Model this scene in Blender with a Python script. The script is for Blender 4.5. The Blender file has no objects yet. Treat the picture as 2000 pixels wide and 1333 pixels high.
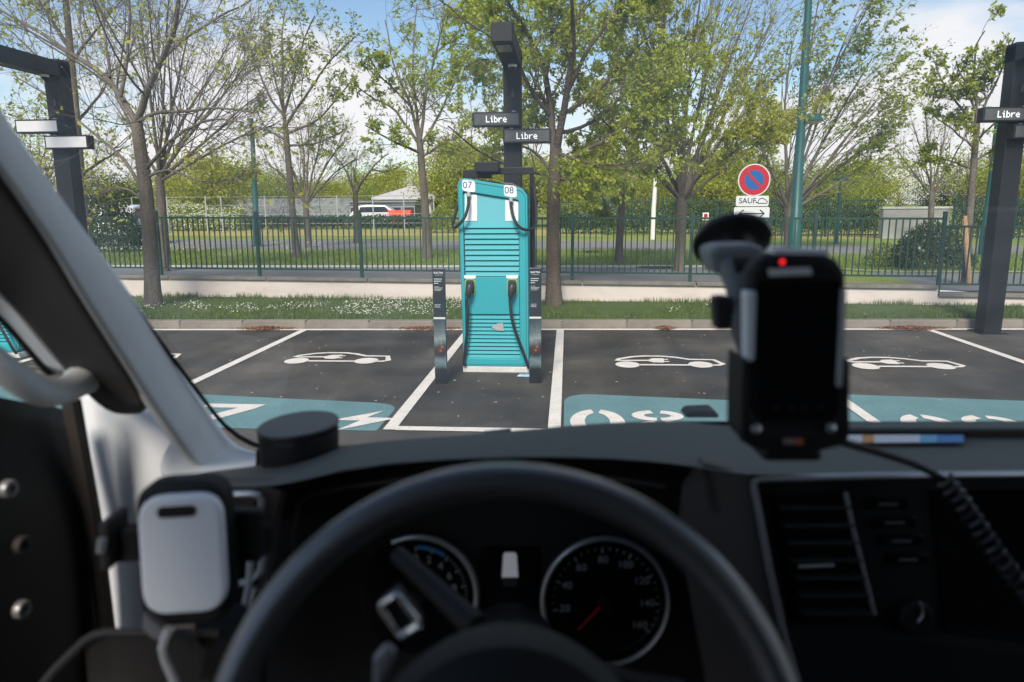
import bpy, bmesh, math, random
import numpy as np
from mathutils import Vector, Matrix
R_ = math.radians
SC = bpy.context.scene
COL = SC.collection
rng = np.random.default_rng(7)
random.seed(7)

# ------------------------------------------------------------------ camera
FPX, PITCH, ROLL, YAW, EYE = 1410.0, R_(10.59), R_(-0.345), R_(4.41), 1.87
def basis(pitch, roll, yaw):
    f = np.array([-math.sin(yaw)*math.cos(pitch), math.cos(yaw)*math.cos(pitch), -math.sin(pitch)])
    r = np.array([math.cos(yaw), math.sin(yaw), 0.0]); u = np.cross(r, f)
    c, s = math.cos(roll), math.sin(roll)
    return np.array([c*r+s*u, -s*r+c*u, f])
MW, MV = basis(PITCH, ROLL, YAW), basis(PITCH, ROLL, 0.0)
cam = bpy.data.cameras.new('camera'); camo = bpy.data.objects.new('camera', cam); COL.objects.link(camo)
cam.sensor_width = 36.0; cam.lens = 36.0*FPX/2000.0; cam.clip_start = 0.02; cam.clip_end = 3000
camo.matrix_world = Matrix(((MW[0][0], MW[1][0], -MW[2][0], 0), (MW[0][1], MW[1][1], -MW[2][1], 0),
                            (MW[0][2], MW[1][2], -MW[2][2], EYE), (0, 0, 0, 1)))
cam.dof.use_dof = True; cam.dof.focus_distance = 9.0; cam.dof.aperture_fstop = 4.0
SC.camera = camo

# ------------------------------------------------------------------ sky, sun, exposure
SUN_EL, SUN_AZ = R_(40), R_(186)          # azimuth clockwise from +Y : behind the camera
w = bpy.data.worlds.new('World'); SC.world = w; w.use_nodes = True
def nt_new(nt, t, **kw):
    n = nt.nodes.new(t)
    for k, v in kw.items():
        if k.startswith('i_'):
            key = k[2:]; n.inputs[int(key) if key.isdigit() else key.replace('_', ' ')].default_value = v
        else: setattr(n, k, v)
    return n
def build_world():
    nt = w.node_tree; nt.nodes.clear(); L = nt.links.new
    out = nt_new(nt, 'ShaderNodeOutputWorld'); bg = nt_new(nt, 'ShaderNodeBackground'); bg.inputs[1].default_value = 0.075
    sky = nt_new(nt, 'ShaderNodeTexSky', sky_type='NISHITA', sun_disc=False, sun_elevation=SUN_EL, sun_rotation=SUN_AZ,
                 air_density=1.0, dust_density=0.4, ozone_density=2.2)
    tc = nt_new(nt, 'ShaderNodeTexCoord'); sep = nt_new(nt, 'ShaderNodeSeparateXYZ'); L(tc.outputs['Generated'], sep.inputs[0])
    mx = nt_new(nt, 'ShaderNodeMath', operation='MAXIMUM'); L(sep.outputs[2], mx.inputs[0]); mx.inputs[1].default_value = 0.0
    ad = nt_new(nt, 'ShaderNodeMath', operation='ADD'); L(mx.outputs[0], ad.inputs[0]); ad.inputs[1].default_value = 0.16
    dx = nt_new(nt, 'ShaderNodeMath', operation='DIVIDE'); L(sep.outputs[0], dx.inputs[0]); L(ad.outputs[0], dx.inputs[1])
    dy = nt_new(nt, 'ShaderNodeMath', operation='DIVIDE'); L(sep.outputs[1], dy.inputs[0]); L(ad.outputs[0], dy.inputs[1])
    cb = nt_new(nt, 'ShaderNodeCombineXYZ'); L(dx.outputs[0], cb.inputs[0]); L(dy.outputs[0], cb.inputs[1]); cb.inputs[2].default_value = 0.3
    nz = nt_new(nt, 'ShaderNodeTexNoise'); nz.inputs['Scale'].default_value = 0.95; nz.inputs['Detail'].default_value = 9; nz.inputs['Roughness'].default_value = 0.52
    L(cb.outputs[0], nz.inputs['Vector'])
    # near the horizon the cloud layers pile up behind one another
    hz = nt_new(nt, 'ShaderNodeMapRange'); L(mx.outputs[0], hz.inputs[0])
    for i, v in ((1, 0.02), (2, 0.21), (3, 0.24), (4, 0.0)): hz.inputs[i].default_value = v
    sm = nt_new(nt, 'ShaderNodeMath', operation='ADD'); L(nz.outputs[0], sm.inputs[0]); L(hz.outputs[0], sm.inputs[1])
    rp = nt_new(nt, 'ShaderNodeMapRange', interpolation_type='SMOOTHSTEP'); L(sm.outputs[0], rp.inputs[0])
    for i, v in ((1, 0.48), (2, 0.70), (3, 0.0), (4, 1.0)): rp.inputs[i].default_value = v
    n2 = nt_new(nt, 'ShaderNodeTexNoise'); n2.inputs['Scale'].default_value = 1.7; n2.inputs['Detail'].default_value = 6; L(cb.outputs[0], n2.inputs['Vector'])
    cr = nt_new(nt, 'ShaderNodeMix', data_type='RGBA'); L(n2.outputs[0], cr.inputs[0])
    cr.inputs[6].default_value = (5.6, 5.5, 5.9, 1); cr.inputs[7].default_value = (7.8, 7.6, 7.8, 1)
    mix = nt_new(nt, 'ShaderNodeMix', data_type='RGBA'); L(rp.outputs[0], mix.inputs[0]); L(sky.outputs[0], mix.inputs[6]); L(cr.outputs[2], mix.inputs[7])
    L(mix.outputs[2], bg.inputs[0]); L(bg.outputs[0], out.inputs[0])
build_world()
sun = bpy.data.lights.new('sun', 'SUN'); sun.energy = 2.5; sun.angle = R_(18); sun.color = (1.0, 0.91, 0.80)
suno = bpy.data.objects.new('sun', sun); COL.objects.link(suno)
sd = Vector((math.sin(SUN_AZ)*math.cos(SUN_EL), math.cos(SUN_AZ)*math.cos(SUN_EL), math.sin(SUN_EL)))
suno.rotation_euler = sd.to_track_quat('Z', 'Y').to_euler(); suno.location = (-10, -20, 40)
vs = SC.view_settings; vs.view_transform = 'Standard'; vs.look = 'None'; vs.gamma = 1.0; vs.exposure = 1.15; vs.use_curve_mapping = False
SC.render.engine = 'CYCLES'; SC.cycles.max_bounces = 8; SC.cycles.transparent_max_bounces = 12
SC.cycles.use_denoising = True; SC.cycles.sample_clamp_indirect = 6

# ------------------------------------------------------------------ pixel -> place helpers
def _ray(px, py, M): return (px-1000.0)/FPX*M[0] - (py-666.5)/FPX*M[1] + M[2]
def G(px, py, z=0.0):
    d = _ray(px, py, MW); t = (z-EYE)/d[2]; return Vector((t*d[0], t*d[1], z))
def AY(px, py, Y):
    d = _ray(px, py, MW); t = Y/d[1]; return Vector((t*d[0], Y, EYE+t*d[2]))
def V(px, py, y):                       # in the van's own frame, y metres ahead of the driver's eye
    d = _ray(px, py, MV); t = y/d[1]; return Vector((t*d[0], y, EYE+t*d[2]))
def VX(px, py, x):                      # on the plane x = const of the van
    d = _ray(px, py, MV); t = x/d[0]; return Vector((x, t*d[1], EYE+t*d[2]))

# ------------------------------------------------------------------ materials
MATS = {}
def srgb(r, g, b):
    f = lambda c: (c/255/12.92) if c/255 <= 0.04045 else ((c/255+0.055)/1.055)**2.4
    return (f(r), f(g), f(b))
def mat(name, col, rough=0.5, metal=0.0, var=0.0, vscale=8.0, bump=0.0, bscale=60.0, spec=0.5, emit=None, coat=0.0):
    if name in MATS: return MATS[name]
    m = bpy.data.materials.new(name); m.use_nodes = True; nt = m.node_tree; b = nt.nodes['Principled BSDF']; L = nt.links.new
    b.inputs['Base Color'].default_value = (*col, 1); b.inputs['Roughness'].default_value = rough; b.inputs['Metallic'].default_value = metal
    b.inputs['Specular IOR Level'].default_value = spec; b.inputs['Coat Weight'].default_value = coat; b.inputs['Coat Roughness'].default_value = 0.22
    tc = nt.nodes.new('ShaderNodeTexCoord')
    if var:
        n = nt_new(nt, 'ShaderNodeTexNoise'); n.inputs['Scale'].default_value = vscale; n.inputs['Detail'].default_value = 6; n.inputs['Roughness'].default_value = 0.65
        L(tc.outputs['Object'], n.inputs['Vector'])
        r = nt_new(nt, 'ShaderNodeMapRange'); L(n.outputs[0], r.inputs[0])
        for i, v in ((1, 0.3), (2, 0.7), (3, 1-var), (4, 1+var)): r.inputs[i].default_value = v
        h = nt_new(nt, 'ShaderNodeMix', data_type='RGBA', blend_type='MULTIPLY'); h.inputs[0].default_value = 1
        h.inputs[6].default_value = (*col, 1); L(r.outputs[0], h.inputs[7]); L(h.outputs[2], b.inputs['Base Color'])
        rr = nt_new(nt, 'ShaderNodeMapRange'); L(n.outputs[0], rr.inputs[0])
        for i, v in ((1, 0.3), (2, 0.7), (3, max(0.05, rough-0.12*var*3)), (4, min(1, rough+0.12*var*3))): rr.inputs[i].default_value = v
        L(rr.outputs[0], b.inputs['Roughness'])
    if bump:
        n = nt_new(nt, 'ShaderNodeTexNoise'); n.inputs['Scale'].default_value = bscale; n.inputs['Detail'].default_value = 5
        L(tc.outputs['Object'], n.inputs['Vector']); bp = nt_new(nt, 'ShaderNodeBump'); bp.inputs['Strength'].default_value = bump; bp.inputs['Distance'].default_value = 0.01
        L(n.outputs[0], bp.inputs['Height']); L(bp.outputs[0], b.inputs['Normal'])
    if emit:
        b.inputs['Emission Color'].default_value = (*emit[0], 1); b.inputs['Emission Strength'].default_value = emit[1]
    MATS[name] = m; return m
def ramp_mat(name, stops, scale, rough=0.9, detail=8, nrough=0.65, bump=0.0, bscale=80, extra=None, stretch=(1, 1, 1), dist=0.01):
    """noise driven colour ramp"""
    m = bpy.data.materials.new(name); m.use_nodes = True; nt = m.node_tree; b = nt.nodes['Principled BSDF']; L = nt.links.new
    b.inputs['Roughness'].default_value = rough; b.inputs['Specular IOR Level'].default_value = 0.3
    tc = nt.nodes.new('ShaderNodeTexCoord'); mp = nt.nodes.new('ShaderNodeMapping'); mp.inputs['Scale'].default_value = stretch
    L(tc.outputs['Object'], mp.inputs[0])
    n = nt_new(nt, 'ShaderNodeTexNoise'); n.inputs['Scale'].default_value = scale; n.inputs['Detail'].default_value = detail; n.inputs['Roughness'].default_value = nrough
    L(mp.outputs[0], n.inputs['Vector'])
    cr = nt.nodes.new('ShaderNodeValToRGB'); L(n.outputs[0], cr.inputs[0]); el = cr.color_ramp.elements
    while len(el) < len(stops): el.new(0.5)
    for e, (p, c) in zip(el, stops): e.position = p; e.color = (*c, 1)
    colo = cr.outputs[0]
    if extra: colo = extra(nt, L, mp.outputs[0], colo)
    L(colo, b.inputs['Base Color'])
    if bump:
        n2 = nt_new(nt, 'ShaderNodeTexNoise'); n2.inputs['Scale'].default_value = bscale; n2.inputs['Detail'].default_value = 6
        L(tc.outputs['Object'], n2.inputs['Vector']); bp = nt_new(nt, 'ShaderNodeBump'); bp.inputs['Strength'].default_value = bump; bp.inputs['Distance'].default_value = dist
        L(n2.outputs[0], bp.inputs['Height']); L(bp.outputs[0], b.inputs['Normal'])
    MATS[name] = m; return m
def leaf_mat(name, c1, c2, transl=0.4, scale=0.9):
    m = bpy.data.materials.new(name); m.use_nodes = True; nt = m.node_tree; nt.nodes.clear(); L = nt.links.new
    out = nt.nodes.new('ShaderNodeOutputMaterial'); tc = nt.nodes.new('ShaderNodeTexCoord')
    n = nt_new(nt, 'ShaderNodeTexNoise'); n.inputs['Scale'].default_value = scale; n.inputs['Detail'].default_value = 8; n.inputs['Roughness'].default_value = 0.8
    L(tc.outputs['Object'], n.inputs['Vector'])
    r = nt_new(nt, 'ShaderNodeMapRange'); L(n.outputs[0], r.inputs[0]); r.inputs[1].default_value = 0.36; r.inputs[2].default_value = 0.64
    mx = nt_new(nt, 'ShaderNodeMix', data_type='RGBA'); L(r.outputs[0], mx.inputs[0]); mx.inputs[6].default_value = (*c1, 1); mx.inputs[7].default_value = (*c2, 1)
    d = nt.nodes.new('ShaderNodeBsdfDiffuse'); t = nt.nodes.new('ShaderNodeBsdfTranslucent'); g = nt.nodes.new('ShaderNodeBsdfGlossy'); g.inputs['Roughness'].default_value = 0.45
    L(mx.outputs[2], d.inputs[0]); L(mx.outputs[2], t.inputs[0]); g.inputs[0].default_value = (0.8, 0.85, 0.8, 1)
    a = nt.nodes.new('ShaderNodeMixShader'); a.inputs[0].default_value = transl; L(d.outputs[0], a.inputs[1]); L(t.outputs[0], a.inputs[2])
    b = nt.nodes.new('ShaderNodeMixShader'); b.inputs[0].default_value = 0.03; L(a.outputs[0], b.inputs[1]); L(g.outputs[0], b.inputs[2]); L(b.outputs[0], out.inputs[0])
    MATS[name] = m; return m
def glass_mat(name, tint, dirt_veil=0.0):
    m = bpy.data.materials.new(name); m.use_nodes = True; nt = m.node_tree; nt.nodes.clear(); L = nt.links.new
    out = nt.nodes.new('ShaderNodeOutputMaterial'); tr = nt.nodes.new('ShaderNodeBsdfTransparent'); tr.inputs[0].default_value = (*tint, 1)
    gl = nt.nodes.new('ShaderNodeBsdfGlossy'); gl.inputs['Roughness'].default_value = 0.0
    lw = nt.nodes.new('ShaderNodeLayerWeight'); lw.inputs[0].default_value = 0.5
    pw = nt_new(nt, 'ShaderNodeMath', operation='POWER'); L(lw.outputs['Facing'], pw.inputs[0]); pw.inputs[1].default_value = 5.0
    fr = nt_new(nt, 'ShaderNodeMath', operation='MULTIPLY_ADD'); L(pw.outputs[0], fr.inputs[0]); fr.inputs[1].default_value = 0.92; fr.inputs[2].default_value = 0.07   # both faces of the pane, same from either side
    mx = nt.nodes.new('ShaderNodeMixShader'); L(fr.outputs[0], mx.inputs[0]); L(tr.outputs[0], mx.inputs[1]); L(gl.outputs[0], mx.inputs[2]); last = mx
    if dirt_veil:
        tc = nt.nodes.new('ShaderNodeTexCoord'); n = nt_new(nt, 'ShaderNodeTexNoise'); n.inputs['Scale'].default_value = 5; n.inputs['Detail'].default_value = 9; n.inputs['Roughness'].default_value = 0.72
        L(tc.outputs['Object'], n.inputs['Vector']); r = nt_new(nt, 'ShaderNodeMapRange'); L(n.outputs[0], r.inputs[0])
        for i, v in ((1, 0.40), (2, 0.75), (3, 0.048), (4, dirt_veil)): r.inputs[i].default_value = v  # patchy dirt film over an even veil added as haze on the glass
        df = nt.nodes.new('ShaderNodeBsdfTranslucent'); df.inputs[0].default_value = (0.75, 0.8, 0.82, 1)
        m2 = nt.nodes.new('ShaderNodeMixShader'); L(r.outputs[0], m2.inputs[0]); L(mx.outputs[0], m2.inputs[1]); L(df.outputs[0], m2.inputs[2]); last = m2
    L(last.outputs[0], out.inputs[0]); MATS[name] = m; return m

# ------------------------------------------------------------------ mesh builder
class MB:
    def __init__(s): s.v = []; s.f = []
    def quadgrid(s, rows):
        n = len(rows[0]); b = len(s.v)
        for r in rows: s.v += [tuple(p) for p in r]
        for i in range(len(rows)-1):
            for j in range(n-1): s.f.append((b+i*n+j, b+i*n+j+1, b+(i+1)*n+j+1, b+(i+1)*n+j))
        return s
    def box(s, c, d, rz=0.0, M=None):
        b = len(s.v); cx, cy, cz = c; hx, hy, hz = d[0]/2, d[1]/2, d[2]/2; ca, sa = math.cos(rz), math.sin(rz)
        for x, y, z in ((-1, -1, -1), (1, -1, -1), (1, 1, -1), (-1, 1, -1), (-1, -1, 1), (1, -1, 1), (1, 1, 1), (-1, 1, 1)):
            X, Y, Z = x*hx, y*hy, z*hz
            if M is not None: p = M @ Vector((X, Y, Z)); s.v.append((cx+p.x, cy+p.y, cz+p.z))
            else: s.v.append((cx+X*ca-Y*sa, cy+X*sa+Y*ca, cz+Z))
        s.f += [tuple(b+i for i in q) for q in ((0, 3, 2, 1), (4, 5, 6, 7), (0, 1, 5, 4), (1, 2, 6, 5), (2, 3, 7, 6), (3, 0, 4, 7))]
        return s
    def prism(s, poly, ext):
        """closed polygon of 3-D points swept by ext"""
        b = len(s.v); n = len(poly); e = Vector(ext)
        s.v += [tuple(p) for p in poly] + [tuple(Vector(p)+e) for p in poly]
        s.f.append(tuple(range(b+n-1, b-1, -1))); s.f.append(tuple(range(b+n, b+2*n)))
        for i in range(n):
            j = (i+1) % n; s.f.append((b+i, b+j, b+n+j, b+n+i))
        return s
    def flat(s, poly):
        b = len(s.v); s.v += [tuple(p) for p in poly]; s.f.append(tuple(range(b, b+len(poly)))); return s
    def ring(s, outer, inner, ext=None):
        b = len(s.v); n = len(outer); e = Vector(ext or (0, 0, 0))
        s.v += [tuple(p) for p in outer]+[tuple(p) for p in inner]
        for i in range(n):
            j = (i+1) % n; s.f.append((b+i, b+j, b+n+j, b+n+i))
        if ext:
            s.v += [tuple(Vector(p)+e) for p in outer]+[tuple(Vector(p)+e) for p in inner]
            for i in range(n):
                j = (i+1) % n; s.f += [(b+2*n+i, b+3*n+i, b+3*n+j, b+2*n+j), (b+i, b+2*n+i, b+2*n+j, b+j), (b+n+i, b+n+j, b+3*n+j, b+3*n+i)]
        return s
    def tube(s, pts, r, n=8, cap=True, closed=False):
        pts = [Vector(p) for p in pts]; k = len(pts); rr = r if isinstance(r, (list, tuple)) else [r]*k; b = len(s.v); prev = None
        for i, p in enumerate(pts):
            if closed: t = (pts[(i+1) % k]-pts[i-1]).normalized()
            else: t = (pts[min(i+1, k-1)]-pts[max(i-1, 0)]).normalized()
            if prev is None:
                a = Vector((0, 0, 1)) if abs(t.z) < 0.9 else Vector((1, 0, 0)); u = t.cross(a).normalized()
            else: u = (prev-t*prev.dot(t)).normalized()
            prev = u; vv = t.cross(u)
            for j in range(n):
                a = 2*math.pi*j/n; s.v.append(tuple(p+rr[i]*(math.cos(a)*u+math.sin(a)*vv)))
        for i in range(k if closed else k-1):
            i2 = (i+1) % k
            for j in range(n): s.f.append((b+i*n+j, b+i*n+(j+1) % n, b+i2*n+(j+1) % n, b+i2*n+j))
        if cap and not closed: s.f += [tuple(b+j for j in range(n-1, -1, -1)), tuple(b+(k-1)*n+j for j in range(n))]
        return s
    def lathe(s, prof, c, n=24, axis=None):
        """profile of (radius, height) about the axis through c"""
        ax = Vector(axis or (0, 0, 1)).normalized(); a = Vector((0, 0, 1)) if abs(ax.z) < 0.9 else Vector((1, 0, 0))
        u = ax.cross(a).normalized(); vv = ax.cross(u); b = len(s.v); c = Vector(c)
        for r, h in prof:
            for j in range(n):
                t = 2*math.pi*j/n; s.v.append(tuple(c+ax*h+r*(math.cos(t)*u+math.sin(t)*vv)))
        for i in range(len(prof)-1):
            for j in range(n): s.f.append((b+i*n+j, b+i*n+(j+1) % n, b+(i+1)*n+(j+1) % n, b+(i+1)*n+j))
        s.f += [tuple(b+j for j in range(n-1, -1, -1)), tuple(b+(len(prof)-1)*n+j for j in range(n))]
        return s
    def mesh(s, name, m, smooth=False):
        me = bpy.data.meshes.new(name); me.from_pydata(s.v, [], s.f); me.update()
        bm = bmesh.new(); bm.from_mesh(me); bmesh.ops.recalc_face_normals(bm, faces=bm.faces); bm.to_mesh(me); bm.free()
        if m: me.materials.append(m)
        if smooth:
            me.polygons.foreach_set('use_smooth', [True]*len(me.polygons))
            me.set_sharp_from_angle(angle=R_(smooth if smooth is not True else 40))
        return me
    def build(s, name, m, parent=None, smooth=False, bevel=0, loc=None, seg=2):
        return put(s.mesh(name, m, smooth), name, parent, bevel, loc, seg)
def put(me, name, parent=None, bevel=0, loc=None, seg=2):
    o = bpy.data.objects.new(name, me); COL.objects.link(o)
    if parent: o.parent = parent
    if loc is not None: o.location = loc
    if bevel:
        md = o.modifiers.new('bevel', 'BEVEL'); md.width = bevel; md.segments = seg; md.limit_method = 'ANGLE'; md.angle_limit = R_(35)
        md.harden_normals = False
    return o
def thing(name, label, cat, loc=(0, 0, 0), rz=0.0, group=None):
    o = bpy.data.objects.new(name, None); COL.objects.link(o); o.location = loc; o.rotation_euler = (0, 0, rz); o.empty_display_size = 0.2
    o['label'] = label; o['category'] = cat
    if group: o['group'] = group
    return o
def tag(o, label, cat, group=None, kind=None):
    o['label'] = label; o['category'] = cat
    if group: o['group'] = group
    if kind: o['kind'] = kind
    return o
def struct(o): o['kind'] = 'structure'; return o
def dup(root, loc, rz=0.0, label=None):
    def cp(o, par):
        c = o.copy(); COL.objects.link(c)
        if par: c.parent = par
        for ch in [x for x in bpy.data.objects if x.parent == o and x not in made]: made.add(cp(ch, c))
        return c
    made = set(); r = cp(root, None); r.location = loc; r.rotation_euler = (0, 0, rz)
    if label: r['label'] = label
    return r
def text_mesh(txt, size, m, depth=0.0, align='CENTER', bold=0.0, name='lettering'):
    cu = bpy.data.curves.new('txt', 'FONT'); cu.body = txt; cu.size = size; cu.align_x = align; cu.align_y = 'CENTER'; cu.extrude = depth; cu.offset = bold
    cu.resolution_u = 4
    o = bpy.data.objects.new('txt', cu); me = bpy.data.meshes.new_from_object(o); bpy.data.objects.remove(o); bpy.data.curves.remove(cu)
    me.materials.clear(); me.materials.append(m); me.name = name; return me
def text(txt, size, m, loc, parent, rot=(math.pi/2, 0, 0), depth=0.0006, bold=0.0, align='CENTER', name='lettering'):
    o = put(text_mesh(txt, size, m, depth, align, bold, name), name, parent); o.location = loc; o.rotation_euler = rot; return o
def rounded(poly, r, n=5):
    """round the corners of a 2-D polygon; r may be a list"""
    out = []; k = len(poly)
    for i in range(k):
        p = Vector(poly[i]); a = Vector(poly[i-1]); b = Vector(poly[(i+1) % k]); q = r[i] if isinstance(r, (list, tuple)) else r
        q = min(q, (a-p).length*0.49, (b-p).length*0.49)
        s0 = p+(a-p).normalized()*q; s1 = p+(b-p).normalized()*q
        for j in range(n+1):
            t = j/n; out.append(s0*(1-t)**2+p*2*t*(1-t)+s1*t*t)
    return out

# ================================================================== THE SETTING
def YK(x): return 10.78 + 0.045*(x+6.25)          # front of the kerb
def YW(x): return 13.53 - 0.0563*(x+8.11)         # front of the low wall
STEP = 6.28                                       # where wall and fence step down
def ZW(x): return (0.575 - 0.005*(x+8.0)) - (0.13 if x > STEP else 0.0)
def ZT(x): return 0.50 - 0.13*min(1, max(0, (x-4.8)/2.2))   # upper ground
GZ = 0.13

def speckle(nt, L, vec, col):
    v = nt_new(nt, 'ShaderNodeTexVoronoi'); v.inputs['Scale'].default_value = 95; L(vec, v.inputs['Vector'])
    r = nt_new(nt, 'ShaderNodeMapRange'); L(v.outputs['Distance'], r.inputs[0])
    for i, k in ((1, 0.0), (2, 0.6), (3, 1.3), (4, 0.72)): r.inputs[i].default_value = k
    m = nt_new(nt, 'ShaderNodeMix', data_type='RGBA', blend_type='MULTIPLY'); m.inputs[0].default_value = 1; L(col, m.inputs[6]); L(r.outputs[0], m.inputs[7])
    v2 = nt_new(nt, 'ShaderNodeTexVoronoi'); v2.inputs['Scale'].default_value = 9; L(vec, v2.inputs['Vector'])
    lt = nt_new(nt, 'ShaderNodeMath', operation='LESS_THAN'); L(v2.outputs['Distance'], lt.inputs[0]); lt.inputs[1].default_value = 0.05
    ns = nt_new(nt, 'ShaderNodeTexNoise'); ns.inputs['Scale'].default_value = 1.1; L(vec, ns.inputs['Vector'])
    gt = nt_new(nt, 'ShaderNodeMath', operation='GREATER_THAN'); L(ns.outputs[0], gt.inputs[0]); gt.inputs[1].default_value = 0.52
    mu = nt_new(nt, 'ShaderNodeMath', operation='MULTIPLY'); L(lt.outputs[0], mu.inputs[0]); L(gt.outputs[0], mu.inputs[1])
    m2 = nt_new(nt, 'ShaderNodeMix', data_type='RGBA'); L(mu.outputs[0], m2.inputs[0]); L(m.outputs[2], m2.inputs[6]); m2.inputs[7].default_value = (0.30, 0.28, 0.25, 1)
    n3 = nt_new(nt, 'ShaderNodeTexNoise'); n3.inputs['Scale'].default_value = 0.45; n3.inputs['Detail'].default_value = 4; L(vec, n3.inputs['Vector'])
    r3 = nt_new(nt, 'ShaderNodeMapRange'); L(n3.outputs[0], r3.inputs[0])
    for i, k in ((1, 0.35), (2, 0.65), (3, 0.62), (4, 1.45)): r3.inputs[i].default_value = k
    m3 = nt_new(nt, 'ShaderNodeMix', data_type='RGBA', blend_type='MULTIPLY'); m3.inputs[0].default_value = 1; L(m2.outputs[2], m3.inputs[6]); L(r3.outputs[0], m3.inputs[7])
    mp2 = nt.nodes.new('ShaderNodeMapping'); mp2.inputs['Scale'].default_value = (1.9, 0.16, 1); L(vec, mp2.inputs[0])
    n4 = nt_new(nt, 'ShaderNodeTexNoise'); n4.inputs['Scale'].default_value = 1.0; n4.inputs['Detail'].default_value = 5; L(mp2.outputs[0], n4.inputs['Vector'])
    r4 = nt_new(nt, 'ShaderNodeMapRange'); L(n4.outputs[0], r4.inputs[0])
    for i, k in ((1, 0.38), (2, 0.62), (3, 0.78), (4, 1.16)): r4.inputs[i].default_value = k
    m4 = nt_new(nt, 'ShaderNodeMix', data_type='RGBA', blend_type='MULTIPLY'); m4.inputs[0].default_value = 1; L(m3.outputs[2], m4.inputs[6]); L(r4.outputs[0], m4.inputs[7])
    return m4.outputs[2]
def wear(amount, under):
    def f(nt, L, vec, col):
        n = nt_new(nt, 'ShaderNodeTexNoise'); n.inputs['Scale'].default_value = 26; n.inputs['Detail'].default_value = 8; n.inputs['Roughness'].default_value = 0.75; L(vec, n.inputs['Vector'])
        r = nt_new(nt, 'ShaderNodeMapRange'); L(n.outputs[0], r.inputs[0])
        for i, k in ((1, 0.56), (2, 0.69), (3, 0.0), (4, amount)): r.inputs[i].default_value = k
        m = nt_new(nt, 'ShaderNodeMix', data_type='RGBA'); L(r.outputs[0], m.inputs[0]); L(col, m.inputs[6]); m.inputs[7].default_value = (*under, 1)
        return m.outputs[2]
    return f
M_asph = ramp_mat('asphalt', [(0.25, (0.043, 0.038, 0.031)), (0.5, (0.068, 0.060, 0.049)), (0.68, (0.092, 0.082, 0.066)), (0.85, (0.118, 0.105, 0.083))], 0.9, rough=0.82, bump=0.5, bscale=220, extra=speckle, dist=0.006)
M_white = ramp_mat('road_paint_white', [(0.2, (0.64, 0.60, 0.55)), (0.7, (0.80, 0.75, 0.70))], 5, rough=0.7, extra=wear(0.75, (0.12, 0.12, 0.115)), bump=0.3, bscale=200, dist=0.004)
M_teal = ramp_mat('road_paint_teal', [(0.25, (0.095, 0.20, 0.215)), (0.6, (0.13, 0.255, 0.27)), (0.8, (0.16, 0.29, 0.30))], 2.2, rough=0.7, extra=wear(0.6, (0.07, 0.08, 0.08)), bump=0.35, bscale=220, dist=0.004)
M_kerb = ramp_mat('kerb_concrete', [(0.2, (0.14, 0.12, 0.10)), (0.55, (0.22, 0.195, 0.165)), (0.8, (0.27, 0.24, 0.205))], 3.5, bump=0.4, bscale=90)
M_wall = ramp_mat('wall_render', [(0.15, (0.46, 0.40, 0.37)), (0.5, (0.60, 0.535, 0.50)), (0.8, (0.64, 0.58, 0.55))], 1.6, rough=0.9, bump=0.15, bscale=60, stretch=(1, 1, 2.5))
M_cop = ramp_mat('coping_concrete', [(0.2, (0.10, 0.095, 0.08)), (0.6, (0.19, 0.18, 0.155)), (0.85, (0.26, 0.24, 0.21))], 4, bump=0.4, bscale=80)
M_soil = ramp_mat('lawn', [(0.25, (0.045, 0.075, 0.018)), (0.5, (0.075, 0.115, 0.028)), (0.75, (0.13, 0.135, 0.05))], 2.4, rough=1.0, bump=0.8, bscale=40, dist=0.03)
M_field = ramp_mat('meadow', [(0.25, (0.12, 0.175, 0.03)), (0.5, (0.19, 0.245, 0.045)), (0.72, (0.32, 0.30, 0.10))], 0.35, rough=1.0, bump=0.8, bscale=6, dist=0.1, stretch=(0.35, 1.2, 1))
M_pave = ramp_mat('pavement_asphalt', [(0.25, (0.13, 0.135, 0.14)), (0.6, (0.19, 0.195, 0.20)), (0.85, (0.24, 0.24, 0.24))], 0.8, bump=0.3, bscale=120)
M_road = ramp_mat('old_road', [(0.25, (0.15, 0.145, 0.14)), (0.5, (0.22, 0.21, 0.20)), (0.75, (0.27, 0.22, 0.19))], 0.5, bump=0.3, bscale=100, stretch=(0.3, 1.4, 1))
M_dry = ramp_mat('dry_grass', [(0.25, (0.26, 0.25, 0.06)), (0.5, (0.36, 0.32, 0.10)), (0.75, (0.42, 0.31, 0.14))], 0.5, rough=1.0, bump=0.6, bscale=8, dist=0.06, stretch=(0.4, 1.5, 1))

# ---- car park
g = MB(); g.flat([(-60, -60, 0), (60, -60, 0), (60, YK(60)+0.2, 0), (-60, YK(-60)+0.2, 0)]); struct(g.build('car_park', M_asph))
# ---- kerb of separate stones
kerb = struct(bpy.data.objects.new('kerb', None)); COL.objects.link(kerb)
kb = MB().box((0, 0, 0), (0.985, 0.16, 0.26)).mesh('kerb_stone', M_kerb)
ka = math.atan(0.045)
for i in range(-15, 13):
    x = i*1.0+0.42; o = put(kb, 'kerb_stone', kerb, bevel=0.018); o.location = (x, YK(x)+0.08, -0.003+random.uniform(-0.004, 0.004)); o.rotation_euler = (0, 0, ka+random.uniform(-0.003, 0.003))
MB().box((0, 0, 0), (30.0, 0.14, 0.22)).build('kerb_bedding', M_cop, kerb, loc=(-0.8, YK(-0.8)+0.08, -0.01)).rotation_euler = (0, 0, ka)
# ---- lawn strip
xs = np.linspace(-30, 30, 61); mb = MB()
mb.quadgrid([[(x, YK(x)+0.15, GZ-0.02) for x in xs], [(x, YK(x)+0.3, GZ+0.01) for x in xs], [(x, (YK(x)+YW(x))/2, GZ+0.03+0.02*math.sin(x*1.7)) for x in xs], [(x, YW(x)+0.12, GZ+0.04) for x in xs]])
struct(mb.build('lawn', M_soil, smooth=True))
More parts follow.
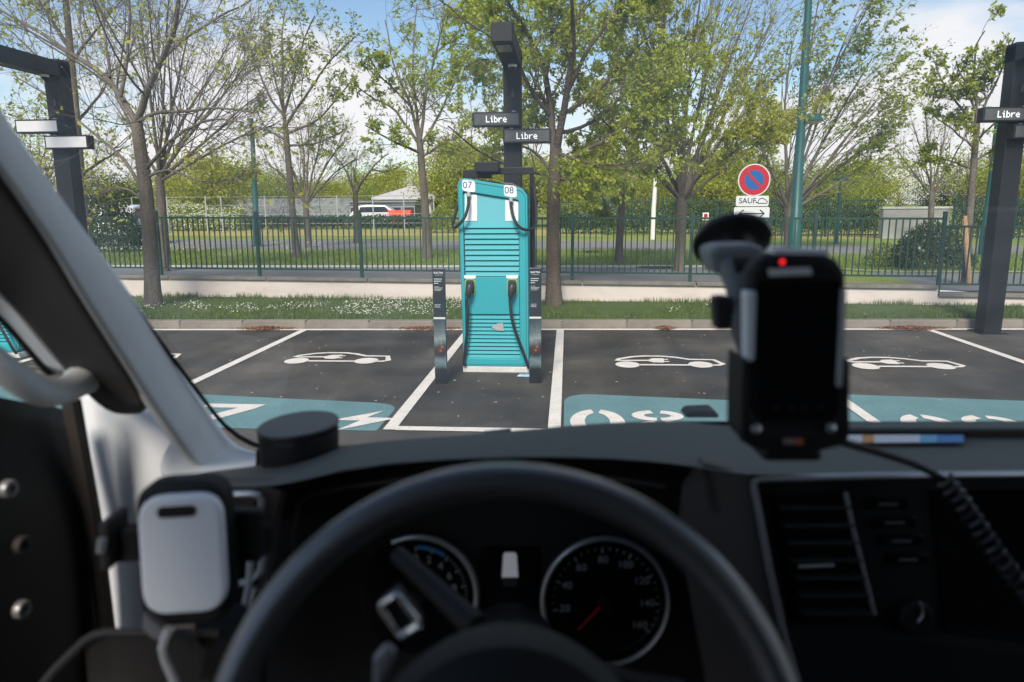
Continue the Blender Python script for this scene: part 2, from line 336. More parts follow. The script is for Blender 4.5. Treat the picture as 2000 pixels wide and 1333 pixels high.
# ---- low wall with coping stones
wa = math.atan(-0.0563)
wall = thing('low_wall', 'low pale rendered wall with concrete coping behind the lawn strip', 'wall')
def wallrun(x0, x1):
    m = MB(); a = []; b = []
    pts = [(x0, YW(x0)), (x1, YW(x1)), (x1, YW(x1)+0.2), (x0, YW(x0)+0.2)]
    xa, xb = x0+1e-3, x1-1e-3
    m.v += [(p[0], p[1], 0.02) for p in pts]+[(p[0], p[1], ZW(min(max(p[0], xa), xb))-0.06) for p in pts]
    m.f += [(0, 3, 2, 1), (4, 5, 6, 7), (0, 1, 5, 4), (1, 2, 6, 5), (2, 3, 7, 6), (3, 0, 4, 7)]
    m.build('wall_body', M_wall, wall)
wallrun(-26, STEP); wallrun(STEP+0.002, 26)
cs = MB().box((0, 0, 0), (1.99, 0.30, 0.06)).mesh('coping_stone', M_cop)
def copings(x0, x1, n):
    for i in range(n):
        x = x0+(i+0.5)*(x1-x0)/n
        if abs(x) > 16: continue
        o = put(cs, 'coping_stone', wall, bevel=0.008); o.location = (x, YW(x)+0.10, ZW(x)-0.028); o.rotation_euler = (0, 0.005, wa)
copings(STEP-2.0*11, STEP-0.003, 11); copings(STEP+0.01, STEP+2.0*5, 5)
# ---- upper ground: one sheet to the horizon
xs = [-900, -200, -60, -30, -15, -8, -4, 0, 3, 4.8, 5.3, 5.9, 6.5, 7.0, 9, 12, 20, 40, 100, 300, 900]
rows = [[(x, YW(max(-60, min(60, x)))+0.19, ZT(x)) for x in xs]]
for y in (18, 24, 34, 50, 90, 200, 600, 2500): rows.append([(x, y, ZT(x)*(1 if y < 40 else 1.0)) for x in xs])
mb = MB().quadgrid(rows); struct(mb.build('meadow_ground', M_field))
def strip(name, pts_near, pts_far, m, dz=0.006):
    """ribbon on the upper ground between two polylines of (x, y)"""
    def dens(pl):
        out = []
        for a, b in zip(pl[:-1], pl[1:]):
            for t in np.linspace(0, 1, 25)[:-1]: out.append((a[0]+(b[0]-a[0])*t, a[1]+(b[1]-a[1])*t))
        return out+[pl[-1]]
    q = MB(); q.quadgrid([[(x, y, ZT(x)+dz) for x, y in dens(pts_near)], [(x, y, ZT(x)+dz) for x, y in dens(pts_far)]]); return struct(q.build(name, m))
strip('pavement', [(-40, YW(-40)+0.19), (40, YW(40)+0.19)], [(-40, 16.4), (40, 16.4)], M_pave, 0.004)
strip('road', [(-45, 27.4), (45, 17.5)], [(-45, 33.5), (45, 24.0)], M_road, 0.004)
strip('dry_verge', [(-60, 37.5), (60, 30.0)], [(-60, 47), (60, 38)], M_dry, 0.004)
mb = MB().box((0, 16.45, 0), (60, 0.14, 0.12)); o = struct(mb.build('pavement_edge', ramp_mat('pale_edge', [(0.2, (0.36, 0.36, 0.35)), (0.8, (0.52, 0.52, 0.5))], 5), loc=(-24.5, 0, ZT(0)-0.02)))
# slopes down with the ground on the right-hand side
mb = MB()
for y0, z0 in ((16.38, 0.045), (16.52, 0.045)): pass
mb.quadgrid([[(x, 16.375, ZT(x)+0.045) for x in np.linspace(5.6, 30, 60)], [(x, 16.525, ZT(x)+0.045) for x in np.linspace(5.6, 30, 60)]])
struct(mb.build('pavement_edge', MATS['pale_edge']))

# ---- painted markings
def marking(name, polys, m, z):
    q = MB()
    for p in polys: q.flat([(a[0], a[1], z) for a in p])
    return struct(q.build(name, m))
LX = [-6.75, -4.05, -1.5, -0.1, 2.67, 5.43, 6.85, 9.6]
YB = 5.80
def line(x, y0, y1, wd=0.10): return [[(x-wd/2, y0), (x+wd/2, y0), (x+wd/2, y1), (x-wd/2, y1)]]
for x in LX: marking('parking_line', line(x, YB, YK(x)-0.16, 0.11), M_white, 0.009)
marking('parking_line', line(-8.15, YB, YK(-8.15)-0.16, 0.11), M_white, 0.009)
marking('parking_line', [[(-14, YK(-14)-0.17), (14, YK(14)-0.17), (14, YK(14)-0.045), (-14, YK(-14)-0.045)]], M_white, 0.006)
for a, b in ((-1.445, -0.155), (5.485, 6.795), (-8.095, -6.805)): marking('parking_line', [[(a, YB-0.01), (b, YB-0.01), (b, YB+0.10), (a, YB+0.10)]], M_white, 0.009)
# teal name panels, one at the mouth of each bay
def teal(x0, x1, ya, yb, ra, rb):
    p = rounded([(x0, YB-0.03), (x1, YB-0.03), (x1, yb), (x0, ya)], [0.02, 0.02, rb, ra], 8); marking('bay_panel', [p], M_teal, 0.005)
ta, tb = G(400, 771).y, G(765, 790).y; tc, td = G(1160, 773).y, G(1440, 783).y
teal(-6.69, -4.11, ta+0.35, ta+0.05, 0.3, 0.05); teal(-3.99, -1.60, ta+0.02, tb, 0.05, 0.25); teal(-0.02, 2.61, tc+0.06, td-0.12, 0.34, 0.05); teal(2.73, 5.37, G(1700, 772).y, G(1990, 784).y-0.1, 0.05, 0.3); teal(6.91, 9.4, 6.9, 6.6, 0.3, 0.05)
def arc_ring(cx, cy, rx, ry, wd, a0, a1, n=16):
    o = [(cx+rx*math.cos(a), cy+ry*math.sin(a)) for a in np.linspace(a0, a1, n)]
    i = [(cx+(rx-wd)*math.cos(a), cy+(ry-wd*0.9)*math.sin(a)) for a in np.linspace(a1, a0, n)]
    return o+i
def quads_from(poly):   # an arc band as quads so that it fills cleanly
    n = len(poly)//2; return [[poly[k], poly[k+1], poly[2*n-2-k], poly[2*n-1-k]] for k in range(n-1)]
def zero(x, y, wd=0.48, ht=0.76):
    y -= 0.09
    return quads_from(arc_ring(x, y, wd/2, ht/2, 0.13, 1.75, 4.54))+quads_from(arc_ring(x, y, wd/2, ht/2, 0.13, -1.40, 1.40))
def eight(x, y, wd=0.46):
    r = []
    for cy, ry in ((y+0.12, 0.17), (y-0.25, 0.22)): r += quads_from(arc_ring(x, cy, wd/2, ry, 0.11, 1.8, 4.6))+quads_from(arc_ring(x, cy, wd/2, ry, 0.11, -1.46, 1.34))
    return r
def nine(x, y, wd=0.46):
    r = quads_from(arc_ring(x, y+0.08, wd/2, 0.21, 0.11, 1.8, 4.6))+quads_from(arc_ring(x, y+0.08, wd/2, 0.21, 0.11, -1.5, 1.34))
    return r+[[(x+wd/2-0.11, y+0.06), (x+wd/2, y+0.06), (x+0.06, y-0.44), (x-0.08, y-0.44)]]
def seven(x, y): return [[(x-0.28, y+0.31), (x+0.30, y+0.31), (x+0.26, y+0.18), (x-0.28, y+0.18)], [(x+0.08, y+0.181), (x+0.27, y+0.181), (x-0.02, y-0.31), (x-0.20, y-0.31)]]
def bolt(x, y): return [[(x-0.27, y-0.02), (x+0.12, y+0.30), (x+0.02, y+0.08), (x-0.02, y-0.02)], [(x+0.02, y+0.08), (x+0.29, y+0.07), (x-0.14, y-0.31), (x-0.02, y-0.02)]]
NY = 6.22
def number(x, d2): marking('bay_number', zero(x, NY), M_white, 0.010); marking('bay_number', d2(x+0.545, NY), M_white, 0.010)
s7 = G(440, 806).x
marking('bay_number', seven(s7-0.02, NY-0.02), M_white, 0.010); marking('bay_number', zero(s7-0.53, NY+0.04), M_white, 0.010)
marking('bolt_marking', bolt(G(705, 826).x, 6.06), M_white, 0.010)
number(G(1165, 812).x, eight); marking('bolt_marking', bolt(2.15, 6.02), M_white, 0.010)
number(G(1787, 812).x, nine)
# electric car pictogram
def stroke(pl, wd):
    out = []
    P = [Vector((a[0], a[1])) for a in pl]
    nrm = []
    for i in range(len(P)):
        t = (P[min(i+1, len(P)-1)]-P[max(i-1, 0)]).normalized(); nrm.append(Vector((-t.y, t.x))*wd/2)
    for i in range(len(P)-1): out.append([P[i]+nrm[i], P[i+1]+nrm[i+1], P[i+1]-nrm[i+1], P[i]-nrm[i]])
    return [[(q.x, q.y) for q in f] for f in out]
def icon(dx, dy):
    c = lambda x, y: (lambda g_: (g_.x+dx, g_.y+dy))(G(1080+x/5.556, 680+y/5.556))
    polys = stroke([c(*p) for p in ((1730, 193), (1800, 193), (1845, 182), (1740, 135), (1480, 131), (1330, 109), (1180, 96), (1000, 94), (860, 102), (720, 125), (695, 141), (760, 143), (1035, 142))], 0.07)
    polys += stroke([c(935, 189), c(1480, 192)], 0.07)
    polys.append([c(*p) for p in ((1035, 150), (1030, 136), (1075, 120), (1190, 118), (1205, 130), (1205, 162), (1190, 167), (1080, 162))])
    polys += [[c(*p) for p in ((1205, 127), (1250, 127), (1250, 136), (1205, 136))], [c(*p) for p in ((1205, 150), (1262, 150), (1262, 159), (1205, 159))]]
    for cx in (810, 1605):
        ctr = c(cx, 187); e = [(ctr[0]+0.145*math.cos(a), ctr[1]+0.17*math.sin(a)) for a in np.linspace(0, 2*math.pi, 24, endpoint=False)]; polys.append(e)
    marking('electric_car_marking', polys, M_white, 0.0085)
icon(0, 0); icon(2.76, 0.05); icon(-4.05, 0.02); icon(-6.8, 0.02)

# ---- manhole covers, litter of catkins at the kerb
M_iron = mat('cast_iron', (0.025, 0.025, 0.027), 0.6, 0.6, var=0.3, vscale=20)
for px, py, r in ((1280, 523, 0.36), (1155, 493, 0.36)):
    p = G(px, py, ZT(0)); mb = MB().lathe([(r+0.05, 0.0), (r+0.05, 0.012), (r, 0.014), (r, 0.02), (0.05, 0.022)], (0, 0, 0), 28)
    for k in range(-3, 4): mb.box((0, k*0.085, 0.023), (2*math.sqrt(max(0.01, r*r*0.8-(k*0.085)**2)), 0.03, 0.008))
    tag(mb.build('manhole_cover', M_iron, loc=(p.x, p.y, ZT(p.x)+0.004)), 'round iron manhole cover in the pavement beyond the fence' if py > 500 else 'round iron manhole cover beside the old road beyond the fence', 'manhole cover')

# ================================================================== VEGETATION
def np_mesh(name, verts, faces, m, smooth=False, attr=None):
    """verts (n,3); faces (k,3) or (k,4)"""
    me = bpy.data.meshes.new(name); n, k, s = len(verts), len(faces), faces.shape[1]
    me.vertices.add(n); me.vertices.foreach_set('co', np.ascontiguousarray(verts, dtype=np.float32).ravel())
    me.loops.add(k*s); me.loops.foreach_set('vertex_index', np.ascontiguousarray(faces, dtype=np.int32).ravel())
    me.polygons.add(k); me.polygons.foreach_set('loop_start', np.arange(0, k*s, s, dtype=np.int32)); me.polygons.foreach_set('loop_total', np.full(k, s, dtype=np.int32))
    if smooth: me.polygons.foreach_set('use_smooth', np.ones(k, dtype=bool))
    me.materials.append(m); me.update(calc_edges=True); return me
def nrm(a): return a/np.maximum(1e-9, np.linalg.norm(a, axis=-1, keepdims=True))
def noise2(x, y, s, seed=0):
    r = np.random.default_rng(seed); o = np.zeros_like(x)
    for k in range(5):
        a = r.uniform(0, 6.28); f = s*r.uniform(0.6, 1.8); o += np.sin((x*math.cos(a)+y*math.sin(a))*f+r.uniform(0, 6.28))
    return o/5
def blades(name, x, y, z, h, wd, m, lean=0.5):
    n = len(x); a = rng.uniform(0, 6.28, n); la = rng.uniform(0, 6.28, n); l = h*lean*rng.uniform(0.1, 1, n)
    b = np.stack([x, y, z], 1); d = np.stack([np.cos(a), np.sin(a), np.zeros(n)], 1)*wd[:, None]/2
    tip = b+np.stack([l*np.cos(la), l*np.sin(la), h], 1); mid = b+np.stack([l*np.cos(la)*0.35, l*np.sin(la)*0.35, h*0.55], 1)
    vv = np.stack([b-d, b+d, mid+d*0.8, tip, mid-d*0.8], 1).reshape(-1, 3); i = np.arange(n)*5
    f = np.concatenate([np.stack([i, i+1, i+2], 1), np.stack([i, i+2, i+4], 1), np.stack([i+4, i+2, i+3], 1)])
    return np_mesh(name, vv, f, m)
M_blade = leaf_mat('grass_blade', (0.075, 0.13, 0.022), (0.16, 0.21, 0.05), 0.35, scale=2.0)
M_blade2 = leaf_mat('tall_grass', (0.10, 0.15, 0.03), (0.22, 0.24, 0.08), 0.35, scale=1.0)
def lawn_pts(n, x0, x1):
    x = rng.uniform(x0, x1, n); t = rng.uniform(0, 1, n); y0 = YK(x)+0.17; y1 = YW(x)-0.01
    return x, y0+(y1-y0)*t, t
x, y, t = lawn_pts(52000, -12.5, 11.5); c = noise2(x, y, 2.2, 3)
h = (0.038+0.030*(c+1)+0.035*(t > 0.86))*rng.uniform(0.5, 1.3, len(x))
tag(put(blades('lawn_grass', x, y, np.full(len(x), GZ-0.005), h, rng.uniform(0.007, 0.014, len(x)), M_blade), 'lawn_grass'), 'short green grass of the strip between kerb and wall', 'grass', kind='stuff')
# taller weeds along the foot of the wall
x = rng.uniform(-12, 11, 5000); x = x[noise2(x, x*0, 3.0, 9) > 0.1]; y = YW(x)-np.abs(rng.normal(0, 0.06, len(x)))-0.01
tag(put(blades('wall_foot_weeds', x, y, np.full(len(x), GZ), rng.uniform(0.05, 0.18, len(x)), rng.uniform(0.006, 0.012, len(x)), M_blade2, 0.35), 'wall_foot_weeds'), 'tall thin weeds growing along the foot of the low wall', 'weeds', kind='stuff')
# daisies
x, y, t = lawn_pts(9000, -12, 11); c = noise2(x, y, 1.3, 21)+0.4*noise2(x, y, 5, 22); k = c+0.35*noise2(x, y, 2.7, 77) > 0.40-0.16*(x < -1.5); x, y = x[k], y[k]
n = len(x); z = GZ+rng.uniform(0.05, 0.12, n); r = rng.uniform(0.006, 0.013, n)
ang = np.linspace(0, 2*np.pi, 6, endpoint=False)
tilt = nrm(np.stack([rng.normal(0, 0.35, n), rng.normal(-0.45, 0.3, n), np.ones(n)], 1)); u = nrm(np.cross(tilt, [1, 0, 0])); v_ = np.cross(tilt, u)
vv = np.stack([x, y, z], 1)[:, None]+r[:, None, None]*(np.cos(ang)[None, :, None]*u[:, None]+np.sin(ang)[None, :, None]*v_[:, None])
i = np.arange(n)[:, None]*6; f = np.concatenate([i+np.array([0, 1, 2, 3]), i+np.array([0, 3, 4, 5])])
tag(put(np_mesh('daisies', vv.reshape(-1, 3), f, mat('petal_white', (0.58, 0.58, 0.50), 0.7)), 'daisies'), 'small white daisies scattered through the lawn strip', 'daisies', kind='stuff')
# grass of the strip beyond the pavement
x = rng.uniform(-22, 22, 42000); y = 16.6+rng.uniform(0, 1, len(x))**1.4*6.0; c = noise2(x, y, 0.8, 5)
zt = np.array([ZT(q) for q in x]); h = (0.10+0.07*c)*rng.uniform(0.5, 1.4, len(x))
tag(put(blades('roadside_grass', x, y, zt-0.01, h, rng.uniform(0.012, 0.026, len(x)), leaf_mat('road_grass', (0.16, 0.24, 0.03), (0.30, 0.36, 0.06), 0.45, 0.6)), 'roadside_grass'), 'bright green grass strip between pavement and old road', 'grass', kind='stuff')
x = rng.uniform(-14, -7, 350); y = rng.uniform(18.5, 23, len(x)); k = noise2(x, y, 0.9, 31) > 0.0; x, y = x[k], y[k]; n = len(x)
z = ZT(0)+rng.uniform(0.1, 0.4, n); a = rng.uniform(0, 6.28, n); rr = rng.uniform(0.010, 0.022, n)
vv = np.stack([np.stack([x+rr*np.cos(a+q), y+0*x, z+rr*np.sin(a+q)], 1) for q in (0, 1.57, 3.14, 4.71)], 1).reshape(-1, 3)
tag(put(np_mesh('cow_parsley', vv, np.arange(n*4).reshape(-1, 4), MATS['petal_white']), 'cow_parsley'), 'pale wild flowers in the grass beyond the fence', 'flowers', kind='stuff')

# fallen catkins against the kerb
M_litter = leaf_mat('dry_catkin', (0.20, 0.075, 0.03), (0.36, 0.17, 0.07), 0.15, 8)
def litter(px0, px1, n, label):
    a, b = G(px0, 646).x, G(px1, 646).x; xx = np.clip(rng.normal((a+b)/2, (b-a)/4.2, n), a-0.2, b+0.2); e = 1-np.abs((xx-(a+b)/2)/((b-a)/2+0.25))
    yy = YK(xx)-np.abs(rng.normal(0, 0.09, n))*(0.4+e)-0.01; zz = 0.012+rng.uniform(0, 0.035, n)*np.maximum(0.1, e)
    an = rng.uniform(0, 6.28, n); ln = rng.uniform(0.012, 0.032, n); d = np.stack([np.cos(an), np.sin(an), rng.normal(0, 0.3, n)], 1)*ln[:, None]; s = np.stack([-np.sin(an), np.cos(an), rng.normal(0, .4, n)], 1)*0.007
    c0 = np.stack([xx, yy, zz], 1); vv = np.stack([c0-d, c0-s, c0+d, c0+s+[0, 0, 0.006]], 1).reshape(-1, 3)
    o = put(np_mesh('leaf_litter', vv, np.arange(n*4).reshape(-1, 4), M_litter), 'leaf_litter'); tag(o, label, 'leaf litter', kind='stuff')
litter(470, 560, 900, 'brown catkin litter against the kerb beside the bay 07 line')
litter(770, 895, 700, 'thin brown catkin litter against the kerb behind the teal charger')
litter(1282, 1318, 350, 'small brown catkin heap against the kerb of bay 08')
litter(1725, 1850, 1300, 'wide brown catkin litter against the kerb of bay 09')
# scattered crumbs on the asphalt
n = 420; xx = rng.uniform(-6, 8, n); yy = rng.uniform(6, 10.8, n); s = rng.uniform(0.003, 0.011, n); an = rng.uniform(0, 6.28, n)
vv = np.stack([np.stack([xx+s*np.cos(an+q)*2, yy+s*np.sin(an+q), 0.004+0*s+0.004*(q < 1)], 1) for q in (0, 1.57, 3.14, 4.71)], 1).reshape(-1, 3)
tag(put(np_mesh('scattered_crumbs', vv, np.arange(n*4).reshape(-1, 4), mat('crumb', (0.5, 0.46, 0.38), 0.8)), 'scattered_crumbs'), 'pale crumbs and petals scattered over the asphalt bays', 'debris', kind='stuff')

# ---- trees
def grow(P, D, L, k, wig, trop, wind=0.0, r=None):
    n = len(P); pts = np.empty((n, k+1, 3)); pts[:, 0] = P; d = nrm(D); p = P.copy()
    for i in range(k):
        d = nrm(d+r.normal(0, wig, (n, 3))+np.array([wind, 0, trop])); p = p+d*(L/k)[:, None]; pts[:, i+1] = p
    return pts
def tubes(pts, rad, s):
    n, k = pts.shape[:2]; t = np.empty_like(pts); t[:, 1:-1] = pts[:, 2:]-pts[:, :-2]; t[:, 0] = pts[:, 1]-pts[:, 0]; t[:, -1] = pts[:, -1]-pts[:, -2]; t = nrm(t)
    ref = np.where(np.abs(t[:, :1, 1:2]) < 0.8, np.array([[[0.0, 1.0, 0.0]]]), np.array([[[1.0, 0.0, 0.0]]])); u = nrm(np.cross(t, np.broadcast_to(ref, t.shape))); v = np.cross(t, u)
    a = np.linspace(0, 2*np.pi, s, endpoint=False); ring = np.cos(a)[None, None, :, None]*u[:, :, None]+np.sin(a)[None, None, :, None]*v[:, :, None]
    vv = pts[:, :, None]+rad[:, :, None, None]*ring
    b = (np.arange(n)*k*s)[:, None, None]+(np.arange(k-1)*s)[None, :, None]; j = np.arange(s)[None, None, :]; j2 = (j+1) % s
    f = np.stack([b+j, b+j2, b+s+j2, b+s+j], -1).reshape(-1, 4); return vv.reshape(-1, 3), f
def spawn(pts, rad, L, m, t0, t1, ang, ratio, r, taper=0.45, rr=0.55):
    n, k = pts.shape[:2]; t = np.sort(r.uniform(t0, t1, (n, m)), 1); x = t*(k-1); i = np.minimum(x.astype(int), k-2); fr = (x-i)[..., None]; ix = np.arange(n)[:, None]
    P = pts[ix, i]*(1-fr)+pts[ix, i+1]*fr; d = nrm(pts[ix, i+1]-pts[ix, i]); q = nrm(np.cross(d, r.normal(0, 1, d.shape)))
    an = np.radians(r.uniform(ang[0], ang[1], t.shape))[..., None]; D = d*np.cos(an)+q*np.sin(an)
    LL = L[:, None]*ratio*(1-taper*t)*r.uniform(0.65, 1.25, t.shape); RR = (rad[ix, i]*(1-fr[..., 0])+rad[ix, i+1]*fr[..., 0])*rr
    return P.reshape(-1, 3), D.reshape(-1, 3), LL.ravel(), RR.ravel()
def leaves(pts, per, size, r, droop=0.3, wind=0.25, keep=1.0, clus=1):
    n, k = pts.shape[:2]; m = per; t = r.uniform(0.15, 1.0, (n, m))*(k-1); i = np.minimum(t.astype(int), k-2); fr = (t-i)[..., None]; ix = np.arange(n)[:, None]
    P = (pts[ix, i]*(1-fr)+pts[ix, i+1]*fr).reshape(-1, 3); d = np.repeat(nrm(pts[:, -1]-pts[:, 0]), m, 0)
    if keep < 1: q = r.random(len(P)) < keep; P, d = P[q], d[q]
    if clus > 1: P = np.repeat(P, clus, 0); d = np.repeat(d, clus, 0)
    n = len(P); ax = nrm(d*0.6+r.normal(0, 0.55, (n, 3))+np.array([wind, 0, -droop])); sd = nrm(np.cross(ax, r.normal(0, 1, (n, 3)))); up = np.cross(ax, sd)
    s = size*r.uniform(0.4, 1.5, n)[:, None]; base = P+ax*s*0.12
    vv = np.stack([base, base+ax*s*0.45+sd*s*0.24+up*s*0.06, base+ax*s, base+ax*s*0.45-sd*s*0.24+up*s*0.06], 1).reshape(-1, 3)
    return vv, np.arange(n*4).reshape(-1, 4)
M_bark = ramp_mat('bark_grey', [(0.25, (0.075, 0.063, 0.05)), (0.55, (0.15, 0.13, 0.105)), (0.8, (0.22, 0.195, 0.165))], 7, rough=0.95, bump=0.9, bscale=26, stretch=(1, 1, 0.22), dist=0.03)
M_bark2 = ramp_mat('bark_brown', [(0.25, (0.06, 0.046, 0.034)), (0.55, (0.12, 0.097, 0.072)), (0.8, (0.18, 0.15, 0.115))], 7, rough=0.95, bump=0.9, bscale=26, stretch=(1, 1, 0.22), dist=0.03)
M_twig = mat('twig_bark', (0.13, 0.105, 0.085), 0.9, var=0.3, vscale=1.5)
M_twig2 = mat('twig_olive', (0.14, 0.12, 0.065), 0.9, var=0.3, vscale=1.5)
LF = dict(fresh=leaf_mat('leaf_fresh', (0.28, 0.37, 0.03), (0.52, 0.57, 0.09), 0.55, 1.2), olive=leaf_mat('leaf_olive', (0.30, 0.36, 0.03), (0.55, 0.54, 0.08), 0.55, 1.0),
          green=leaf_mat('leaf_green', (0.19, 0.26, 0.022), (0.36, 0.41, 0.055), 0.4, 1.2), dark=leaf_mat('leaf_dark', (0.035, 0.065, 0.018), (0.075, 0.115, 0.03), 0.3, 0.8),
          far=leaf_mat('leaf_far', (0.30, 0.35, 0.026), (0.54, 0.53, 0.075), 0.55, 0.35))
def resample(pl, n):
    P = np.array(pl, float); s = np.r_[0, np.cumsum(np.linalg.norm(np.diff(P, axis=0), axis=1))]; q = np.linspace(0, s[-1], n)
    # Catmull-like smoothing: interpolate then average
    o = np.stack([np.interp(q, s, P[:, j]) for j in range(P.shape[1])], 1); o[1:-1] = 0.25*o[:-2]+0.5*o[1:-1]+0.25*o[2:]; return o
def tree(name, label, Y, trunk, limbs, seed, style, leaf, per=4, size=0.08, keep=1.0, bark=None, twig=None, spread=1.2, m2=10, m3=6, m4=5, L2=1.7, wind=0.05, base_z=None, group='spring trees beyond and beside the fence', clus=1, bare=None, ymin=None):
    """trunk and limbs are sketched as pixel polylines with a half width; each limb also drifts in depth"""
    r = np.random.default_rng(seed); sx = FPX/Y
    tp = resample([AY(a, b, Y) for a, b, _ in trunk], 14); tr = np.interp(np.linspace(0, 1, 14), np.linspace(0, 1, len(trunk)), [c for _, _, c in trunk])/sx
    if base_z is not None: tp[0, 2] = base_z-0.08
    tr[0] *= 1.25; tr[1] *= 1.06
    origin = Vector((tp[0, 0], tp[0, 1], tp[0, 2]+0.08))
    W = [tubes(tp[None], tr[None], 12)]; LP, LR = [], []
    for li, lm in enumerate(limbs):
        dy = r.uniform(-1, 1)*spread if li % 2 == 0 else -np.sign(dy)*r.uniform(0.3, 1)*spread
        k = len(lm); a = np.array([AY(q[0], q[1], Y+dy*(i/(k-1))**1.2) for i, q in enumerate(lm)]); P = resample(a, 12)
        P[1:] += np.cumsum(r.normal(0, 0.012, (11, 3)), 0); LP.append(P); LR.append(np.interp(np.linspace(0, 1, 12), [0, 0.5, 1], [lm[0][2]*0.82, lm[0][2]*0.48, 1.0])/sx)
    LP, LR = np.array(LP), np.array(LR); W.append(tubes(LP, LR, 8)); LL = np.linalg.norm(np.diff(LP, axis=1), axis=2).sum(1)
    vase = style == 'vase'
    A2, A3, A4 = ((10, 28), (12, 32), (12, 38)) if vase else ((28, 62), (25, 60), (22, 60))
    TW = []
    P, D, L, R = spawn(LP, LR, np.minimum(LL, 4.0), m2, 0.12, 1.0, A2, L2/3.0 if not vase else L2/2.4, r, rr=0.5); R = np.clip(R*0.8, 0.006, 0.03)
    p2 = grow(P, D, L, 7, 0.10 if not vase else 0.05, 0.05, wind*0.3, r); r2 = R[:, None]*np.linspace(1, 0.3, 8)[None]; TW.append(tubes(p2, r2, 5))
    P, D, L, R = spawn(p2, r2, L, m3, 0.12, 1.0, A3, 0.58, r, rr=0.6); R = np.clip(R*0.8, 0.0038, 0.012); p3 = grow(P, D, L, 5, 0.13 if not vase else 0.07, 0.03, wind*0.5, r)
    r3 = R[:, None]*np.linspace(1, 0.4, 6)[None]; TW.append(tubes(p3, r3, 4))
    P, D, L, R = spawn(p3, r3, L, m4, 0.15, 1.0, A4, 0.55, r, rr=0.65); R = np.clip(R*0.8, 0.0026, 0.006); p4 = grow(P, D, L, 3, 0.16, -0.02, wind, r)
    r4 = R[:, None]*np.linspace(1, 0.6, 4)[None]; TW.append(tubes(p4, r4, 3))
    root = thing(name, label, 'tree', origin, group=None)
    def join(lst):
        vs, fs, b = [], [], 0
        for v, f in lst: vs.append(v); fs.append(f+b); b += len(v)
        return np.concatenate(vs)-np.array(origin), np.concatenate(fs)
    v, f = join(W); put(np_mesh('trunk', v, f, bark or M_bark, True), 'trunk', root)
    v, f = join(TW); put(np_mesh('branches', v, f, twig or M_twig, True), 'branches', root)
    if per and keep > 0:  # bare: leaves thin out above this height
        A = [leaves(p4, per, size, r, wind=wind*2, keep=keep, clus=clus)]; A.append(leaves(p3, max(1, per//2), size, r, wind=wind*2, keep=keep, clus=clus))
        v, f = join(A)
        if ymin is not None:
            yq = v.reshape(-1, 4, 3)[:, 0, 1]+origin.y; v = v.reshape(-1, 4, 3)[yq > ymin].reshape(-1, 3); f = np.arange(len(v)).reshape(-1, 4)
        if bare is not None:
            zq = v.reshape(-1, 4, 3)[:, 0, 2]; ok = r.random(len(zq)) < np.clip(1.15-(zq-bare)/1.2, 0.08, 1); v = v.reshape(-1, 4, 3)[ok].reshape(-1, 3); f = np.arange(len(v)).reshape(-1, 4)
        put(np_mesh('crown', v, f, LF[leaf]), 'crown', root)
    return root
zl = lambda px, Y: ZT(AY(px, 500, Y).x)

tree('plane_tree', 'grey-barked nearly bare tree in the lawn strip, its trunk forking low', 12.3,
     [(300, 606, 17), (296, 520, 14.5), (288, 400, 13.5), (278, 315, 12.5), (266, 238, 11)],
     [[(266, 240, 9), (284, 180, 0), (308, 120, 0), (335, 70, 0), (343, 0, 0), (350, -120, 0)], [(264, 236, 8), (235, 190, 0), (215, 152, 0), (150, 110, 0), (80, 62, 0), (-10, 10, 0), (-90, -40, 0)],
      [(270, 238, 5), (300, 222, 0), (360, 222, 0), (420, 216, 0), (500, 228, 0)], [(284, 380, 5), (240, 300, 0), (190, 270, 0), (110, 200, 0), (30, 150, 0)], [(284, 330, 5), (340, 265, 0), (400, 232, 0), (470, 238, 0)],
      [(310, 118, 5), (370, 66, 0), (440, 22, 0), (530, -20, 0)], [(235, 190, 5), (250, 100, 0), (256, 0, 0), (258, -120, 0)], [(215, 152, 4), (205, 60, 0), (190, -30, 0), (180, -120, 0)],
      [(280, 350, 4), (330, 330, 0), (400, 360, 0), (455, 350, 0)], [(286, 390, 3.5), (240, 370, 0), (190, 395, 0)]],
     11, 'open', 'olive', per=2, size=0.085, keep=0.4, m2=11, m3=6, m4=5, L2=1.9, spread=2.2, base_z=GZ)
tree('vase_tree', 'bare fan-shaped tree just behind the fence, beside the forked trunk', 15.3,
     [(320, 536, 11), (318, 450, 10), (314, 380, 9), (311, 345, 8)],
     [[(311, 350, 5), (300, 250, 0), (285, 140, 0), (270, 20, 0)], [(311, 345, 5), (330, 240, 0), (355, 130, 0), (370, 20, 0)], [(312, 342, 5), (350, 250, 0), (410, 150, 0), (450, 70, 0)],
      [(312, 345, 5), (370, 265, 0), (450, 170, 0), (500, 110, 0)], [(313, 350, 5), (380, 290, 0), (460, 220, 0), (525, 170, 0)], [(312, 350, 4), (340, 300, 0), (420, 200, 0), (470, 130, 0)],
      [(311, 350, 4), (270, 270, 0), (225, 190, 0), (200, 120, 0)], [(312, 355, 4), (400, 310, 0), (480, 270, 0), (540, 250, 0)], [(310, 350, 4), (320, 250, 0), (325, 130, 0), (330, 10, 0)]],
     12, 'vase', 'olive', per=1, size=0.06, keep=0.25, m2=9, m3=6, m4=4, L2=1.6, spread=1.6, base_z=zl(320, 15.3))
